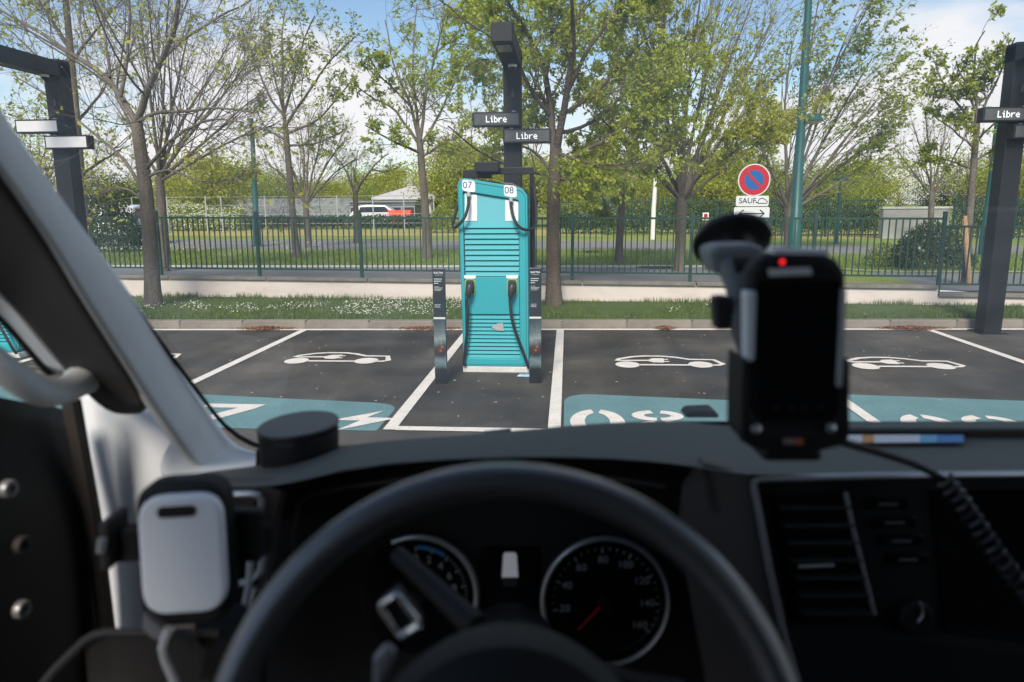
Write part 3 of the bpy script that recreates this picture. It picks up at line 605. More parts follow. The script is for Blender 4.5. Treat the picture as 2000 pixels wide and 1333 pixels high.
tree('street_tree', 'tall bare tree behind the glare-painted display boards beyond the fence', 17.5,
     [(172, 500, 9), (160, 380, 8.5), (148, 220, 7.5), (136, 80, 6.5), (126, -20, 5.5)],
     [[(148, 220, 4), (90, 130, 0), (30, 70, 0), (-40, 20, 0)], [(140, 120, 4), (190, 60, 0), (240, 0, 0)], [(136, 90, 4), (90, 20, 0), (60, -40, 0)], [(150, 240, 4), (200, 180, 0), (230, 120, 0)], [(158, 300, 4), (90, 260, 0), (20, 230, 0)],
      [(160, 340, 4), (210, 310, 0), (240, 290, 0)], [(158, 320, 4), (60, 330, 0), (-20, 300, 0)]],
     13, 'open', 'olive', per=3, size=0.1, keep=0.6, m2=11, m3=6, m4=4, L2=2.3, spread=2.4, base_z=zl(172, 17.5))
tree('slender_tree', 'slender tree with sparse young leaves beyond the fence, next to the green post', 19.0,
     [(580, 503, 7.5), (570, 400, 6.5), (563, 310, 6), (557, 240, 5)],
     [[(557, 240, 4.5), (550, 150, 0), (546, 70, 0), (552, 10, 0)], [(558, 245, 4), (600, 180, 0), (640, 120, 0), (685, 75, 0)], [(557, 230, 4), (525, 190, 0), (505, 140, 0), (490, 90, 0)], [(560, 262, 3.5), (620, 235, 0), (660, 190, 0), (690, 150, 0)],
      [(556, 220, 3.5), (580, 140, 0), (600, 60, 0), (615, 30, 0)], [(561, 275, 3), (520, 250, 0), (500, 215, 0)], [(556, 225, 3), (530, 140, 0), (520, 60, 0)], [(562, 285, 3), (620, 280, 0), (665, 255, 0)]],
     14, 'open', 'green', per=5, size=0.08, keep=0.7, m2=9, m3=5, m4=4, L2=1.5, spread=1.4, wind=0.12, clus=1, base_z=zl(580, 19))
tree('slender_tree', 'windswept young tree with loose pale green leaves beside the teal charger', 18.9,
     [(835, 505, 9), (830, 400, 8), (824, 330, 7.5), (820, 280, 6.5)],
     [[(820, 282, 4.5), (800, 200, 0), (765, 130, 0), (752, 40, 0)], [(820, 280, 4.5), (830, 180, 0), (850, 90, 0), (872, 15, 0)], [(821, 285, 4), (860, 225, 0), (890, 165, 0), (905, 110, 0)], [(820, 285, 4), (770, 215, 0), (720, 190, 0), (695, 170, 0)],
      [(820, 275, 4), (808, 150, 0), (810, 60, 0), (815, 10, 0)], [(822, 300, 3.5), (760, 270, 0), (715, 245, 0)], [(823, 310, 3.5), (870, 280, 0), (915, 270, 0)], [(805, 210, 3), (740, 150, 0), (715, 110, 0)], [(845, 110, 3), (890, 70, 0), (920, 20, 0)]],
     15, 'open', 'fresh', per=7, size=0.085, keep=0.75, m2=8, m3=5, m4=4, L2=1.4, spread=1.4, wind=0.16, clus=1, base_z=zl(835, 18.9))
tree('leafy_tree', 'large tree in fresh leaf standing in the lawn strip behind the charger', 12.5,
     [(1082, 606, 17), (1080, 520, 13.5), (1080, 420, 12.5), (1083, 340, 12), (1086, 290, 11.5)],
     [[(1083, 300, 9), (1072, 215, 0), (1062, 130, 0), (1022, 62, 0), (975, -10, 0), (940, -90, 0)], [(1088, 290, 9), (1105, 190, 0), (1116, 80, 0), (1114, 0, 0), (1116, -120, 0)], [(1086, 335, 6), (1112, 310, 0), (1195, 272, 0), (1250, 222, 0), (1310, 150, 0)],
      [(1072, 222, 5), (1035, 180, 0), (1010, 110, 0), (930, 60, 0), (850, 0, 0)], [(1106, 185, 6), (1150, 105, 0), (1210, 22, 0), (1260, -60, 0)], [(1084, 345, 4.5), (1060, 310, 0), (1025, 280, 0), (960, 300, 0)], [(1088, 300, 5), (1160, 325, 0), (1260, 315, 0)],
      [(1086, 260, 5), (1140, 250, 0), (1200, 200, 0), (1290, 110, 0)], [(1066, 150, 5), (1080, 60, 0), (1060, -40, 0)], [(1090, 230, 5), (1170, 180, 0), (1250, 90, 0), (1340, 20, 0)], [(1080, 345, 4), (1010, 330, 0), (930, 290, 0), (880, 250, 0)],
      [(1084, 350, 4), (1150, 350, 0), (1180, 390, 0)], [(1070, 200, 4.5), (1000, 150, 0), (950, 110, 0), (905, 130, 0)]],
     16, 'open', 'fresh', per=10, size=0.07, keep=0.64, m2=10, m3=7, m4=5, L2=1.7, spread=2.4, wind=0.06, bark=M_bark2, twig=M_twig2, clus=2, ymin=11.5, base_z=GZ)
tree('vase_tree', 'many-stemmed tree in young leaf just behind the fence beside the no-parking sign', 15.4,
     [(1326, 545, 11), (1329, 470, 10), (1331, 420, 10), (1331, 385, 9.5)],
     [[(1331, 390, 6), (1295, 300, 0), (1270, 235, 0), (1235, 160, 0)], [(1331, 388, 6), (1310, 260, 0), (1300, 150, 0), (1305, 0, 0)], [(1331, 386, 6), (1335, 260, 0), (1345, 130, 0), (1370, -30, 0)], [(1332, 388, 6), (1375, 260, 0), (1420, 120, 0), (1470, -10, 0)],
      [(1332, 390, 6), (1395, 260, 0), (1450, 150, 0), (1515, 20, 0)], [(1333, 392, 5), (1405, 280, 0), (1470, 210, 0), (1525, 150, 0)], [(1331, 390, 5), (1350, 280, 0), (1390, 110, 0), (1420, -40, 0)], [(1330, 392, 5), (1270, 320, 0), (1210, 270, 0), (1160, 220, 0)],
      [(1331, 388, 5), (1320, 250, 0), (1270, 110, 0), (1240, 10, 0)], [(1332, 395, 4), (1410, 330, 0), (1470, 285, 0), (1510, 260, 0)], [(1331, 394, 4), (1290, 350, 0), (1230, 320, 0), (1180, 330, 0)], [(1332, 395, 4), (1380, 330, 0), (1450, 290, 0)]],
     17, 'vase', 'olive', per=8, size=0.075, keep=0.64, m2=9, m3=6, m4=5, L2=1.7, spread=2.0, bark=M_bark, twig=M_twig2, clus=2, bare=3.3, base_z=zl(1326, 15.4))
tree('slender_tree', 'thin grey-stemmed tree beyond the fence between the two leafy trees', 17.2,
     [(1208, 512, 7.5), (1212, 430, 7), (1218, 360, 6.5), (1234, 280, 6)],
     [[(1234, 282, 4), (1245, 200, 0), (1240, 110, 0), (1250, 20, 0)], [(1230, 300, 4), (1190, 230, 0), (1160, 150, 0)], [(1232, 290, 4), (1280, 220, 0), (1310, 140, 0)], [(1222, 340, 3), (1270, 300, 0), (1320, 280, 0)], [(1226, 320, 3), (1180, 290, 0), (1140, 280, 0)], [(1240, 240, 3), (1215, 130, 0), (1200, 50, 0)]],
     18, 'open', 'green', per=8, size=0.08, keep=0.85, m2=9, m3=5, m4=4, L2=1.6, spread=1.3, clus=2, base_z=zl(1208, 17.2), twig=M_twig2)
tree('vase_tree', 'wide fan-shaped tree with wind-blown leaves behind the tall green lamp post', 23.5,
     [(1541, 478, 9), (1540, 450, 9), (1540, 425, 9), (1540, 405, 8.5)],
     [[(1540, 408, 5), (1500, 320, 0), (1470, 240, 0), (1450, 170, 0)], [(1540, 405, 5), (1535, 300, 0), (1530, 200, 0), (1545, 90, 0)], [(1540, 405, 5), (1570, 290, 0), (1610, 180, 0), (1660, 60, 0)], [(1541, 407, 5), (1595, 300, 0), (1650, 200, 0), (1705, 110, 0)],
      [(1541, 408, 5), (1605, 330, 0), (1660, 260, 0), (1710, 200, 0)], [(1541, 410, 5), (1610, 350, 0), (1665, 305, 0), (1705, 275, 0)], [(1540, 405, 4), (1590, 250, 0), (1630, 130, 0), (1690, 20, 0)], [(1541, 412, 4), (1620, 370, 0), (1670, 335, 0), (1700, 310, 0)],
      [(1540, 405, 4), (1560, 250, 0), (1580, 120, 0), (1600, 0, 0)], [(1540, 410, 4), (1490, 350, 0), (1440, 320, 0)]],
     19, 'vase', 'green', per=7, size=0.095, keep=0.52, m2=8, m3=6, m4=4, L2=1.9, spread=1.8, wind=0.16, twig=M_twig2, clus=2, base_z=zl(1541, 23.5))
tree('young_tree', 'young tree tied to a wooden stake just behind the stepped-down fence', 13.9,
     [(1884, 566, 7), (1890, 480, 6.5), (1897, 380, 6), (1906, 270, 5.5), (1910, 215, 5)],
     [[(1908, 230, 3.5), (1900, 150, 0), (1905, 95, 0), (1925, 60, 0)], [(1906, 250, 3.5), (1860, 190, 0), (1830, 150, 0), (1815, 105, 0)], [(1907, 240, 3.5), (1945, 170, 0), (1975, 100, 0), (1990, 70, 0)], [(1902, 290, 3), (1860, 260, 0), (1820, 230, 0)], [(1903, 280, 3), (1950, 230, 0), (1995, 190, 0)],
      [(1900, 330, 3), (1850, 310, 0), (1810, 300, 0)], [(1900, 320, 3), (1940, 290, 0), (1985, 270, 0)], [(1908, 230, 3), (1880, 160, 0), (1865, 120, 0)]],
     20, 'open', 'green', per=6, size=0.068, keep=0.9, m2=7, m3=5, m4=4, L2=1.3, spread=0.9, wind=0.1, clus=1, base_z=zl(1884, 13.9))
tree('vase_tree', 'small fan-shaped bare tree standing in front of the concrete wall', 30.5,
     [(1818, 462, 5), (1818, 430, 5), (1819, 400, 5), (1820, 375, 4.5)],
     [[(1820, 378, 3), (1800, 300, 0), (1780, 240, 0)], [(1820, 376, 3), (1815, 290, 0), (1810, 215, 0)], [(1820, 376, 3), (1840, 290, 0), (1855, 220, 0)], [(1820, 378, 3), (1860, 310, 0), (1890, 250, 0)], [(1820, 380, 3), (1780, 330, 0), (1755, 290, 0)], [(1820, 382, 2.5), (1870, 340, 0), (1900, 310, 0)]],
     21, 'vase', 'green', per=2, size=0.12, keep=0.5, m2=8, m3=5, m4=3, L2=1.6, spread=1.4, base_z=zl(1818, 30.5))
tree('vase_tree', 'bare bushy fan-shaped tree beyond the road, behind the slender tree', 24.5,
     [(602, 486, 6), (600, 450, 6), (598, 420, 6), (597, 395, 5.5)],
     [[(597, 400, 3.5), (570, 330, 0), (545, 270, 0)], [(597, 396, 3.5), (590, 310, 0), (580, 245, 0)], [(597, 396, 3.5), (615, 310, 0), (630, 250, 0)], [(598, 398, 3.5), (640, 320, 0), (680, 275, 0)], [(597, 400, 3), (555, 350, 0), (520, 320, 0)], [(598, 400, 3), (650, 340, 0), (695, 310, 0)], [(597, 398, 3), (605, 300, 0), (605, 250, 0)]],
     22, 'vase', 'olive', per=1, size=0.09, keep=0.5, m2=10, m3=6, m4=4, L2=1.6, spread=1.4, base_z=zl(602, 24.5))
tree('forked_tree', 'small dark tree with a wide fork beyond the road, beside the pale house', 27.5,
     [(696, 474, 6), (696, 440, 5.5), (695, 405, 5.5), (694, 378, 5)],
     [[(694, 380, 3.5), (680, 345, 0), (665, 315, 0), (650, 300, 0)], [(694, 380, 3.5), (715, 345, 0), (735, 318, 0), (760, 300, 0)], [(694, 385, 2.5), (695, 330, 0), (700, 290, 0)], [(725, 332, 2), (760, 335, 0), (790, 320, 0)]],
     23, 'open', 'green', per=2, size=0.10, keep=0.35, m2=8, m3=5, m4=3, L2=1.3, spread=0.9, bark=M_bark2, base_z=zl(696, 27.5))
# stake of the young tree
a, b = AY(1893, 575, 13.75), AY(1884, 428, 13.75); mb = MB().tube([(a.x, a.y, ZT(a.x)-0.05), b], 0.045, 8).tube([(a.x+0.02, a.y+0.09, ZT(a.x)-0.05), b+Vector((0.05, 0.09, 0.05))], 0.035, 8)
tag(mb.build('tree_stake', mat('raw_timber', (0.42, 0.27, 0.15), 0.85, var=0.25, vscale=9), smooth=True), 'pale raw timber stake holding the young tree', 'stake')

# generic full-leaf trees for the belt behind
def belt_mesh(seed, shape, leafsize, nleaf, leaf):
    r = np.random.default_rng(seed); H = 1.0
    # clumps through an uneven crown volume
    nc = 46; d = nrm(r.normal(0, 1, (nc, 3))); rad = r.uniform(0.35, 1.0, nc)**0.6; c = d*rad[:, None]*np.array(shape)*0.5; c[:, 2] += 0.60
    c[:, :2] *= (1+0.25*r.normal(0, 1, (nc, 1))); cs_ = r.uniform(0.07, 0.17, nc)
    i = r.integers(0, nc, nleaf); P = c[i]+r.normal(0, 1, (nleaf, 3))*cs_[i][:, None]*np.array([1, 1, 0.75]); P = P[P[:, 2] > 0.12]; n = len(P)
    ax = nrm(r.normal(0, 1, (n, 3))+np.array([0.1, 0, -0.2])); sd_ = nrm(np.cross(ax, r.normal(0, 1, (n, 3)))); s = leafsize*r.uniform(0.5, 1.3, n)[:, None]
    vv = np.stack([P, P+ax*s*0.5+sd_*s*0.3, P+ax*s, P+ax*s*0.5-sd_*s*0.3], 1).reshape(-1, 3); crown = np_mesh('crown', vv, np.arange(n*4).reshape(-1, 4), LF[leaf])
    tr_ = resample([(0, 0, -0.02), (0.01, 0, 0.2), (0, 0.01, 0.42), (0.02, 0, 0.62)], 8)[None]; W = [tubes(tr_, np.linspace(0.026, 0.01, 8)[None], 7)]
    st = np.repeat(tr_[0, 3:4], nc, 0)+np.array([0, 0, 1])*r.uniform(-0.05, 0.15, (nc, 1)); pts = st[:, None]+(c-st)[:, None]*np.linspace(0, 1, 5)[None, :, None]; pts[:, 1:4] += r.normal(0, 0.015, (nc, 3, 3))
    W.append(tubes(pts, np.full((nc, 1), 0.007)*np.linspace(1, 0.3, 5)[None], 4)); vs_, fs_, b_ = [], [], 0
    for v, f in W: vs_.append(v); fs_.append(f+b_); b_ += len(v)
    return crown, np_mesh('trunk', np.concatenate(vs_), np.concatenate(fs_), M_bark2, True)
BELT = [belt_mesh(1, (0.8, 0.8, 0.75), 0.030, 14000, 'far'), belt_mesh(2, (0.62, 0.62, 0.85), 0.028, 12000, 'far'), belt_mesh(3, (0.95, 0.9, 0.7), 0.028, 14000, 'green'), belt_mesh(4, (0.75, 0.75, 0.8), 0.022, 3200, 'olive'), belt_mesh(5, (0.9, 0.8, 0.75), 0.03, 9000, 'dark')]
bl = [('round pale green tree', 0), ('upright pale green tree', 1), ('broad green tree', 2), ('thin-crowned olive tree', 3), ('dark green tree', 4)]
spots = [  # px, distance, py of the crown top, kind, where
    (60, 34, 235, 3, 'behind the blank glare-painted display boards'), (190, 44, 330, 4, 'behind the bare forked tree'), (400, 46, 290, 0, 'above the graffiti wall'), (455, 60, 330, 2, 'in the belt beyond the graffiti wall'), (330, 55, 340, 1, 'behind the bare fan-shaped tree'),
    (540, 66, 335, 2, 'beyond the slender tree'), (640, 72, 345, 0, 'behind the small bare fan-shaped tree'), (700, 80, 330, 2, 'beside the pale house and the small forked tree'), (770, 62, 312, 0, 'close behind the pale house'), (850, 56, 290, 3, 'behind the windswept tree'), (900, 50, 262, 0, 'behind the teal charger'), (880, 76, 330, 4, 'far behind the charger'),
    (960, 58, 300, 2, 'behind the charger light pole'), (1030, 48, 290, 0, 'behind the upper Libre board'), (1120, 46, 300, 1, 'behind the large leafy trunk'), (1180, 54, 318, 2, 'behind the thin grey stem'), (1260, 48, 325, 0, 'behind the white pole'), (1320, 58, 330, 4, 'low behind the many-stemmed tree'),
    (1400, 46, 285, 0, 'between the many-stemmed tree and the no-parking sign'), (1470, 52, 300, 2, 'behind the no-parking sign'), (1550, 60, 330, 4, 'behind the tall lamp post'), (1620, 46, 318, 2, 'behind the small far lamp'), (1690, 50, 300, 0, 'beside the end of the long dark hedge'), (1760, 70, 340, 3, 'beyond the concrete wall'),
    (1850, 62, 330, 4, 'behind the fan-shaped tree at the concrete wall'), (1905, 44, 285, 3, 'behind the young staked tree'), (1975, 48, 300, 2, 'behind the thick dark pole'), (2060, 44, 270, 0, 'past the thick dark pole'), (-60, 40, 260, 0, 'beyond the van side window'),
    (1080, 70, 335, 2, 'low between the leafy trees'), (590, 90, 352, 4, 'far beyond the old road'), (260, 70, 350, 2, 'far behind the bare forked tree'), (1380, 72, 340, 2, 'far behind the many-stemmed tree'), (1660, 75, 345, 2, 'far behind the lamp posts')]
for i, (px, Y, top, kd, where) in enumerate(spots):
    p = AY(px, top, Y); zb = ZT(p.x); H = (p.z-zb)/1.02
    root = thing('belt_tree', bl[kd][0]+' '+where, 'tree', (p.x, Y, zb), random.uniform(0, 6.28)); s = H*random.uniform(0.97, 1.03)
    wfac = random.uniform(0.95, 1.35)*max(1.0, 6.5/H*0.75)
    for me, nm in zip(BELT[kd], ('crown', 'trunk')):
        o = put(me, nm, root); o.scale = (s*wfac, s*wfac, s)

# hedges and shrubs
def bush(name, label, x0, x1, y, dep, h, n, leaf, size, seed, flower=0, cat='hedge', zb=None, lump=0.25):
    r = np.random.default_rng(seed); zb = ZT((x0+x1)/2) if zb is None else zb
    x = r.uniform(x0, x1, n); yy = r.uniform(-dep/2, dep/2, n); top = h*(1+lump*noise2(x, yy, 1.1, seed))*np.sqrt(np.maximum(0.05, 1-(2*yy/dep)**2*0.7))
    if cat == 'shrub': top *= np.sqrt(np.maximum(0.02, 1-((x-(x0+x1)/2)/((x1-x0)/2))**2))
    z = top*r.uniform(0, 1, n)**0.55; P = np.stack([x-(x0+x1)/2, yy, z], 1); ax = nrm(r.normal(0, 1, (n, 3))+np.array([0, -0.2, 0.3])); sd_ = nrm(np.cross(ax, r.normal(0, 1, (n, 3)))); s = size*r.uniform(0.5, 1.3, n)[:, None]
    vv = np.stack([P, P+ax*s*0.5+sd_*s*0.3, P+ax*s, P+ax*s*0.5-sd_*s*0.3], 1).reshape(-1, 3); root = thing(name, label, cat, ((x0+x1)/2, y, zb))
    put(np_mesh('foliage', vv, np.arange(n*4).reshape(-1, 4), LF[leaf]), 'foliage', root)
    k = max(3, int((x1-x0)/0.8)); st = MB()
    for q in np.linspace(x0, x1, k+2)[1:-1]: st.tube([(q-(x0+x1)/2, 0, -0.05), (q-(x0+x1)/2+r.normal(0, 0.08), r.normal(0, 0.08), h*0.6)], [0.03, 0.01], 5)
    st.build('stems', M_twig, root)['kind'] = 'stuff'
    if flower:
        i = r.choice(n, flower); P2 = P[i]+np.stack([r.normal(0, .04, flower), -np.abs(r.normal(0.05, 0.08, flower)), r.normal(0.05, 0.05, flower)], 1); a = r.uniform(0, 6.28, flower); q = 0.034
        vv = np.stack([P2+np.stack([q*np.cos(a+t), 0*a, q*np.sin(a+t)], 1) for t in (0, 1.57, 3.14, 4.71)], 1).reshape(-1, 3); put(np_mesh('blossom', vv, np.arange(flower*4).reshape(-1, 4), MATS['petal_white']), 'blossom', root)
    return root
X = lambda px, Y: AY(px, 440, Y).x
bush('blossom_hedge', 'hedge covered in white blossom in front of the graffiti wall', X(318, 43), X(478, 43), 43, 1.6, 1.5, 9000, 'green', 0.14, 41, 2600)
bush('leafy_shrub', 'tall dark shrub beyond the fence behind the forked trunk', X(165, 22), X(262, 22), 22, 1.6, 2.0, 5000, 'dark', 0.10, 48, cat='shrub')
bush('clipped_hedge', 'low dark hedge beneath the pale house', X(480, 46), X(880, 46), 46, 1.2, 0.85, 9000, 'dark', 0.15, 42)
bush('clipped_hedge', 'long dark hedge behind the far green fence', X(1090, 36.6), X(1716, 36.6), 36.6, 1.2, 1.45, 16000, 'dark', 0.12, 43, lump=0.08)
bush('clipped_hedge', 'dark hedge past the end of the concrete wall, behind the dark pole', X(1862, 34), X(2120, 34), 34, 1.3, 1.6, 6000, 'dark', 0.12, 44)
bush('leafy_shrub', 'big leafy shrub behind the fence where the wall steps down', X(1758, 17.6), X(1890, 17.6), 17.6, 1.4, 1.15, 5200, 'dark', 0.075, 45, 8, cat='shrub', lump=0.35)
bush('leafy_shrub', 'low pale shrub beside the big leafy shrub', X(1700, 18.2), X(1768, 18.2), 18.2, 0.9, 0.55, 1300, 'green', 0.06, 46, cat='shrub')
bush('leafy_shrub', 'rounded shrub beside the windswept tree beyond the road', X(838, 38), X(888, 38), 38, 1.3, 1.6, 2200, 'green', 0.11, 47, cat='shrub')

# ================================================================== FENCE, POSTS, BUILDINGS
M_fence = mat('green_metal', (0.009, 0.045, 0.030), 0.45, 0.0, var=0.2, vscale=6)
M_lampg = mat('teal_green_paint', (0.012, 0.085, 0.080), 0.45, var=0.12, vscale=3)
fence = thing('railing', 'dark green metal railing along the top of the low wall', 'railing')
barm = MB().box((0, 0, 0), (0.019, 0.019, 0.955)).mesh('bar', M_fence); postm = MB().box((0, 0, 0), (0.055, 0.055, 1.22)).box((0, 0, 0.616), (0.065, 0.065, 0.012)).mesh('post', M_fence)
PX = [-14.1+2.045*i for i in range(0, 13)]
PX = [-16.08, -14.05, -12.02, -9.98, -7.95, -5.91, -3.87, -1.88, 0.09, 2.18, 4.25, 6.32, 8.36, 10.4, 12.4]
def zf(x, right): return ZW(x if not right else max(x, STEP+0.01))
for i, xp in enumerate(PX):
    right = xp > 5.9; z = ZW(min(xp, STEP-0.02)) if xp < 6.5 else ZW(xp)
    extra = -0.13 if 6 < xp < 6.5 else 0
    o = put(postm, 'post', fence, loc=(xp, YW(xp)+0.10, z+0.61+extra/2)); o.rotation_euler = (0, 0, wa)
    if extra: o.scale = (1, 1, 1.11)
for a, b in zip(PX[:-1], PX[1:]):
    r_ = a > 6; za, zb = ZW(a+0.01 if not r_ else max(a, STEP+0.05)), ZW(b-0.01 if not r_ else b)
    if b > 6.2 and not r_: zb = ZW(STEP-0.02)
    A, B = Vector((a, YW(a)+0.10, za)), Vector((b, YW(b)+0.10, zb)); d = B-A; ang = math.atan2(d.y, d.x)
    for h, t in ((0.145, 0.032), (1.115, 0.036)):
        rm = MB().box((0, 0, 0), (d.length-0.055, 0.03, t)).mesh('rail', M_fence); o = put(rm, 'rail', fence); o.location = (A+B)/2+Vector((0, 0, h)); o.rotation_euler = (0, -math.atan2(d.z, math.hypot(d.x, d.y)), ang)
    n = round(d.length/0.107)
    for k in range(1, n):
        p = A+d*(k/n); o = put(barm, 'bar', fence, loc=(p.x, p.y, p.z+0.63)); o.rotation_euler = (0, 0, ang)
# far green fence: bars too fine to pick apart
def far_fence(label, pxa, pxb, Y, h, step):
    root = thing('mesh_fence', label, 'fence'); xa, xb = X(pxa, Y), X(pxb, Y); m = MB()
    n = int((xb-xa)/step)
    for i in range(n+1): m.box((xa+i*step, Y, ZT(xa+i*step)+h/2), (0.022, 0.02, h))
    o = m.build('bars', M_fence, root); o['kind'] = 'stuff'
    for z in (0.1, h-0.1): MB().box(((xa+xb)/2, Y-0.021, ZT((xa+xb)/2)+z), (xb-xa, 0.02, 0.05)).build('rail', M_fence, root)
    pm = MB().box((0, 0, h/2), (0.07, 0.07, h+0.05)).mesh('post', M_fence)
    for i in range(int((xb-xa)/2.5)+1): put(pm, 'post', root, loc=(xa+i*2.5, Y+0.05, ZT(xa+i*2.5)))
far_fence('tall green bar fence in front of the long dark hedge', 1085, 1722, 34.8, 1.75, 0.12)
far_fence('green bar fence past the concrete wall, behind the dark pole', 1862, 2120, 32.5, 1.7, 0.12)
# wire fence posts beside the graffiti wall
M_galv = mat('galvanised', (0.42, 0.44, 0.44), 0.5, 0.3)
wf = thing('wire_fence', 'thin galvanised wire fence beyond the old road, beside the blossom hedge', 'fence')
pm = MB().tube([(0, 0, -0.05), (0, 0, 2.0)], 0.035, 6).mesh('post', M_galv)
xs = [X(q, 39) for q in (262, 330, 405, 435, 520, 600, 660, 730, 790, 848)]
for q in xs: put(pm, 'post', wf, loc=(q, 39, ZT(q)))
for z in (0.5, 1.0, 1.5, 1.95): MB().tube([(xs[0], 39, ZT(0)+z), (xs[-1], 39, ZT(0)+z)], 0.012, 4).build('wire', M_galv, wf)

# green lamp posts
def lamp_post(label, pxb, pyb, Y, path, r0, r1, head=None, hs=1.0):
    p = AY(pxb, pyb, Y); root = thing('lamp_post', label, 'lamp post', (p.x, Y, ZT(p.x)))
    top = AY(path[0], path[1], Y)-Vector((p.x, Y, ZT(p.x))); b = Vector((0, 0, -0.05))
    MB().tube([b, b*0.0+Vector((0, 0, 0.9)), Vector((0, 0, 0.95)), (top.x*0.5, 0, top.z*0.5), top], [r0*1.25, r0*1.25, r0, (r0+r1)/2, r1], 12).build('post', M_lampg, root, smooth=True)
    MB().lathe([(r0*2.2, 0), (r0*2.2, 0.03), (r0*1.3, 0.05)], (0, 0, 0), 14).build('base_flange', M_lampg, root)
    if head:
        h = AY(head[0], head[1], Y)-Vector((p.x, Y, ZT(p.x))); f = h.z/top.z
        MB().tube([(top.x*f, 0, h.z+0.02), h], 0.028*hs, 8).build('arm', M_lampg, root)
        MB().lathe([(0.03, 0.19), (0.13, 0.17), (0.24, 0.09), (0.30, 0.0), (0.295, -0.025)], h, 20).build('lamp_head', M_lampg, root, smooth=True)
        MB().lathe([(0.20, -0.07), (0.27, -0.026)], h, 20).build('lens', mat('frosted_lens', (0.55, 0.57, 0.5), 0.3), root)
    return root
lamp_post('tall tapering teal-green lamp post with a small hooded lamp, beside the no-parking sign', 1550, 492, 20.8, (1583, -60), 0.145, 0.085, (1586, 236))
lamp_post('plain green post beyond the fence beside the slender tree', 503, 476, 25.4, (491, 232), 0.11, 0.07)
lamp_post('small distant green lamp with a flat round head, near the concrete wall', 1634, 464, 28.7, (1642, 352), 0.06, 0.045, (1642, 352), 0.5)
lamp_post('green post behind the dark pole beside the young staked tree', 1921, 500, 21.5, (1953, 215), 0.12, 0.09)
p = AY(1275, 466, 30); mb = MB().tube([(0, 0, -0.05), (0.0, 0, 1.2), (0.06, 0, AY(1281, 322, 30).z-ZT(p.x))], [0.10, 0.095, 0.07], 10)
tag(mb.build('white_post', mat('white_paint', (0.72, 0.72, 0.70), 0.5, var=0.1), smooth=True, loc=(p.x, 30, ZT(p.x))), 'slim white post beyond the fence, between the thin grey tree and the many-stemmed tree', 'post')
# small notice board on a pole
p = AY(1378, 423, 30); r = thing('notice_sign', 'tiny red and white notice on a thin pole in front of the far green fence', 'sign', (p.x, 30, ZT(p.x)))
zt = p.z-ZT(p.x); MB().tube([(0, 0, -0.05), (0, 0, zt)], 0.02, 6).build('pole', M_galv, r); MB().box((0, -0.03, zt), (0.24, 0.02, 0.30)).build('panel', MATS['white_paint'], r); MB().box((0, -0.043, zt+0.02), (0.14, 0.004, 0.16)).build('pictogram', mat('sign_red', srgb(172, 16, 30), 0.5), r)

# concrete wall on the right
M_conc = ramp_mat('grey_concrete', [(0.2, (0.25, 0.25, 0.235)), (0.6, (0.36, 0.355, 0.34)), (0.85, (0.42, 0.41, 0.40))], 1.2, bump=0.2, bscale=30, stretch=(1, 1, 2))
r = thing('concrete_wall', 'plain grey concrete wall with pale coping beyond the fence', 'wall', (0, 0, 0)); a, b = AY(1722, 460, 33), AY(1852, 460, 33); t = AY(1790, 408, 33).z
MB().box(((a.x+b.x)/2, 33.2, (t+0.2)/2), (b.x-a.x, 0.35, t-0.2)).build('wall_body', M_conc, r); MB().box(((a.x+b.x)/2, 33.2, t+0.045), (b.x-a.x+0.12, 0.45, 0.09)).build('coping', mat('pale_coping', (0.55, 0.55, 0.53), 0.8), r)

# graffiti wall: panels, far left
M_gr = ramp_mat('graffiti_wall', [(0.3, (0.16, 0.17, 0.17)), (0.5, (0.26, 0.27, 0.27)), (0.56, (0.10, 0.13, 0.16)), (0.62, (0.34, 0.34, 0.33)), (0.75, (0.20, 0.09, 0.06))], 1.3, stretch=(0.8, 1, 1.5), detail=4)
r = thing('graffiti_wall', 'long low pale wall marked with graffiti behind the blossom hedge', 'wall')
pm = MB().box((0, 0, 0), (2.36, 0.12, 1.5)).mesh('panel', M_gr); xa, xb = X(318, 52), X(705, 52); n = int((xb-xa)/2.4)
for i in range(n): put(pm, 'panel', r, loc=(xa+2.4*(i+0.5), 52, ZT(0)+1.25))
MB().box(((xa+xb)/2, 52.08, ZT(0)+0.4), (xb-xa, 0.2, 0.9)).build('plinth', mat('brick_red', (0.26, 0.13, 0.09), 0.9, var=0.3), r)

# pale house with a low range beside it
M_hw = mat('house_white', (0.62, 0.61, 0.60), 0.8, var=0.06); M_hr = mat('house_roof', (0.50, 0.49, 0.49), 0.7, var=0.12, vscale=2)
r = thing('house', 'pale house with a broad light roof seen beyond the old road', 'house'); Y = 54
a, b = AY(742, 398, Y), AY(842, 398, Y); e = AY(800, 390, Y).z; t = AY(790, 366, Y).z; zb = ZT(0)-0.05
mb = MB().box(((a.x+b.x)/2, Y+4, (e+zb)/2), (b.x-a.x, 8, e-zb)); mb.build('wall', M_hw, r)
MB().prism([(a.x-0.5, Y-0.5, e), (b.x+0.5, Y-0.5, e), (b.x-1.2, Y-0.5+3.5, t), (a.x+1.6, Y-0.5+3.5, t)], (0, 0, 0.15)).build('roof', M_hr, r)
MB().prism([(b.x-1.2, Y+3.0, t), (a.x+1.6, Y+3.0, t), (a.x-0.5, Y+8.5, e), (b.x+0.5, Y+8.5, e)], (0, 0, 0.15)).build('roof', M_hr, r)
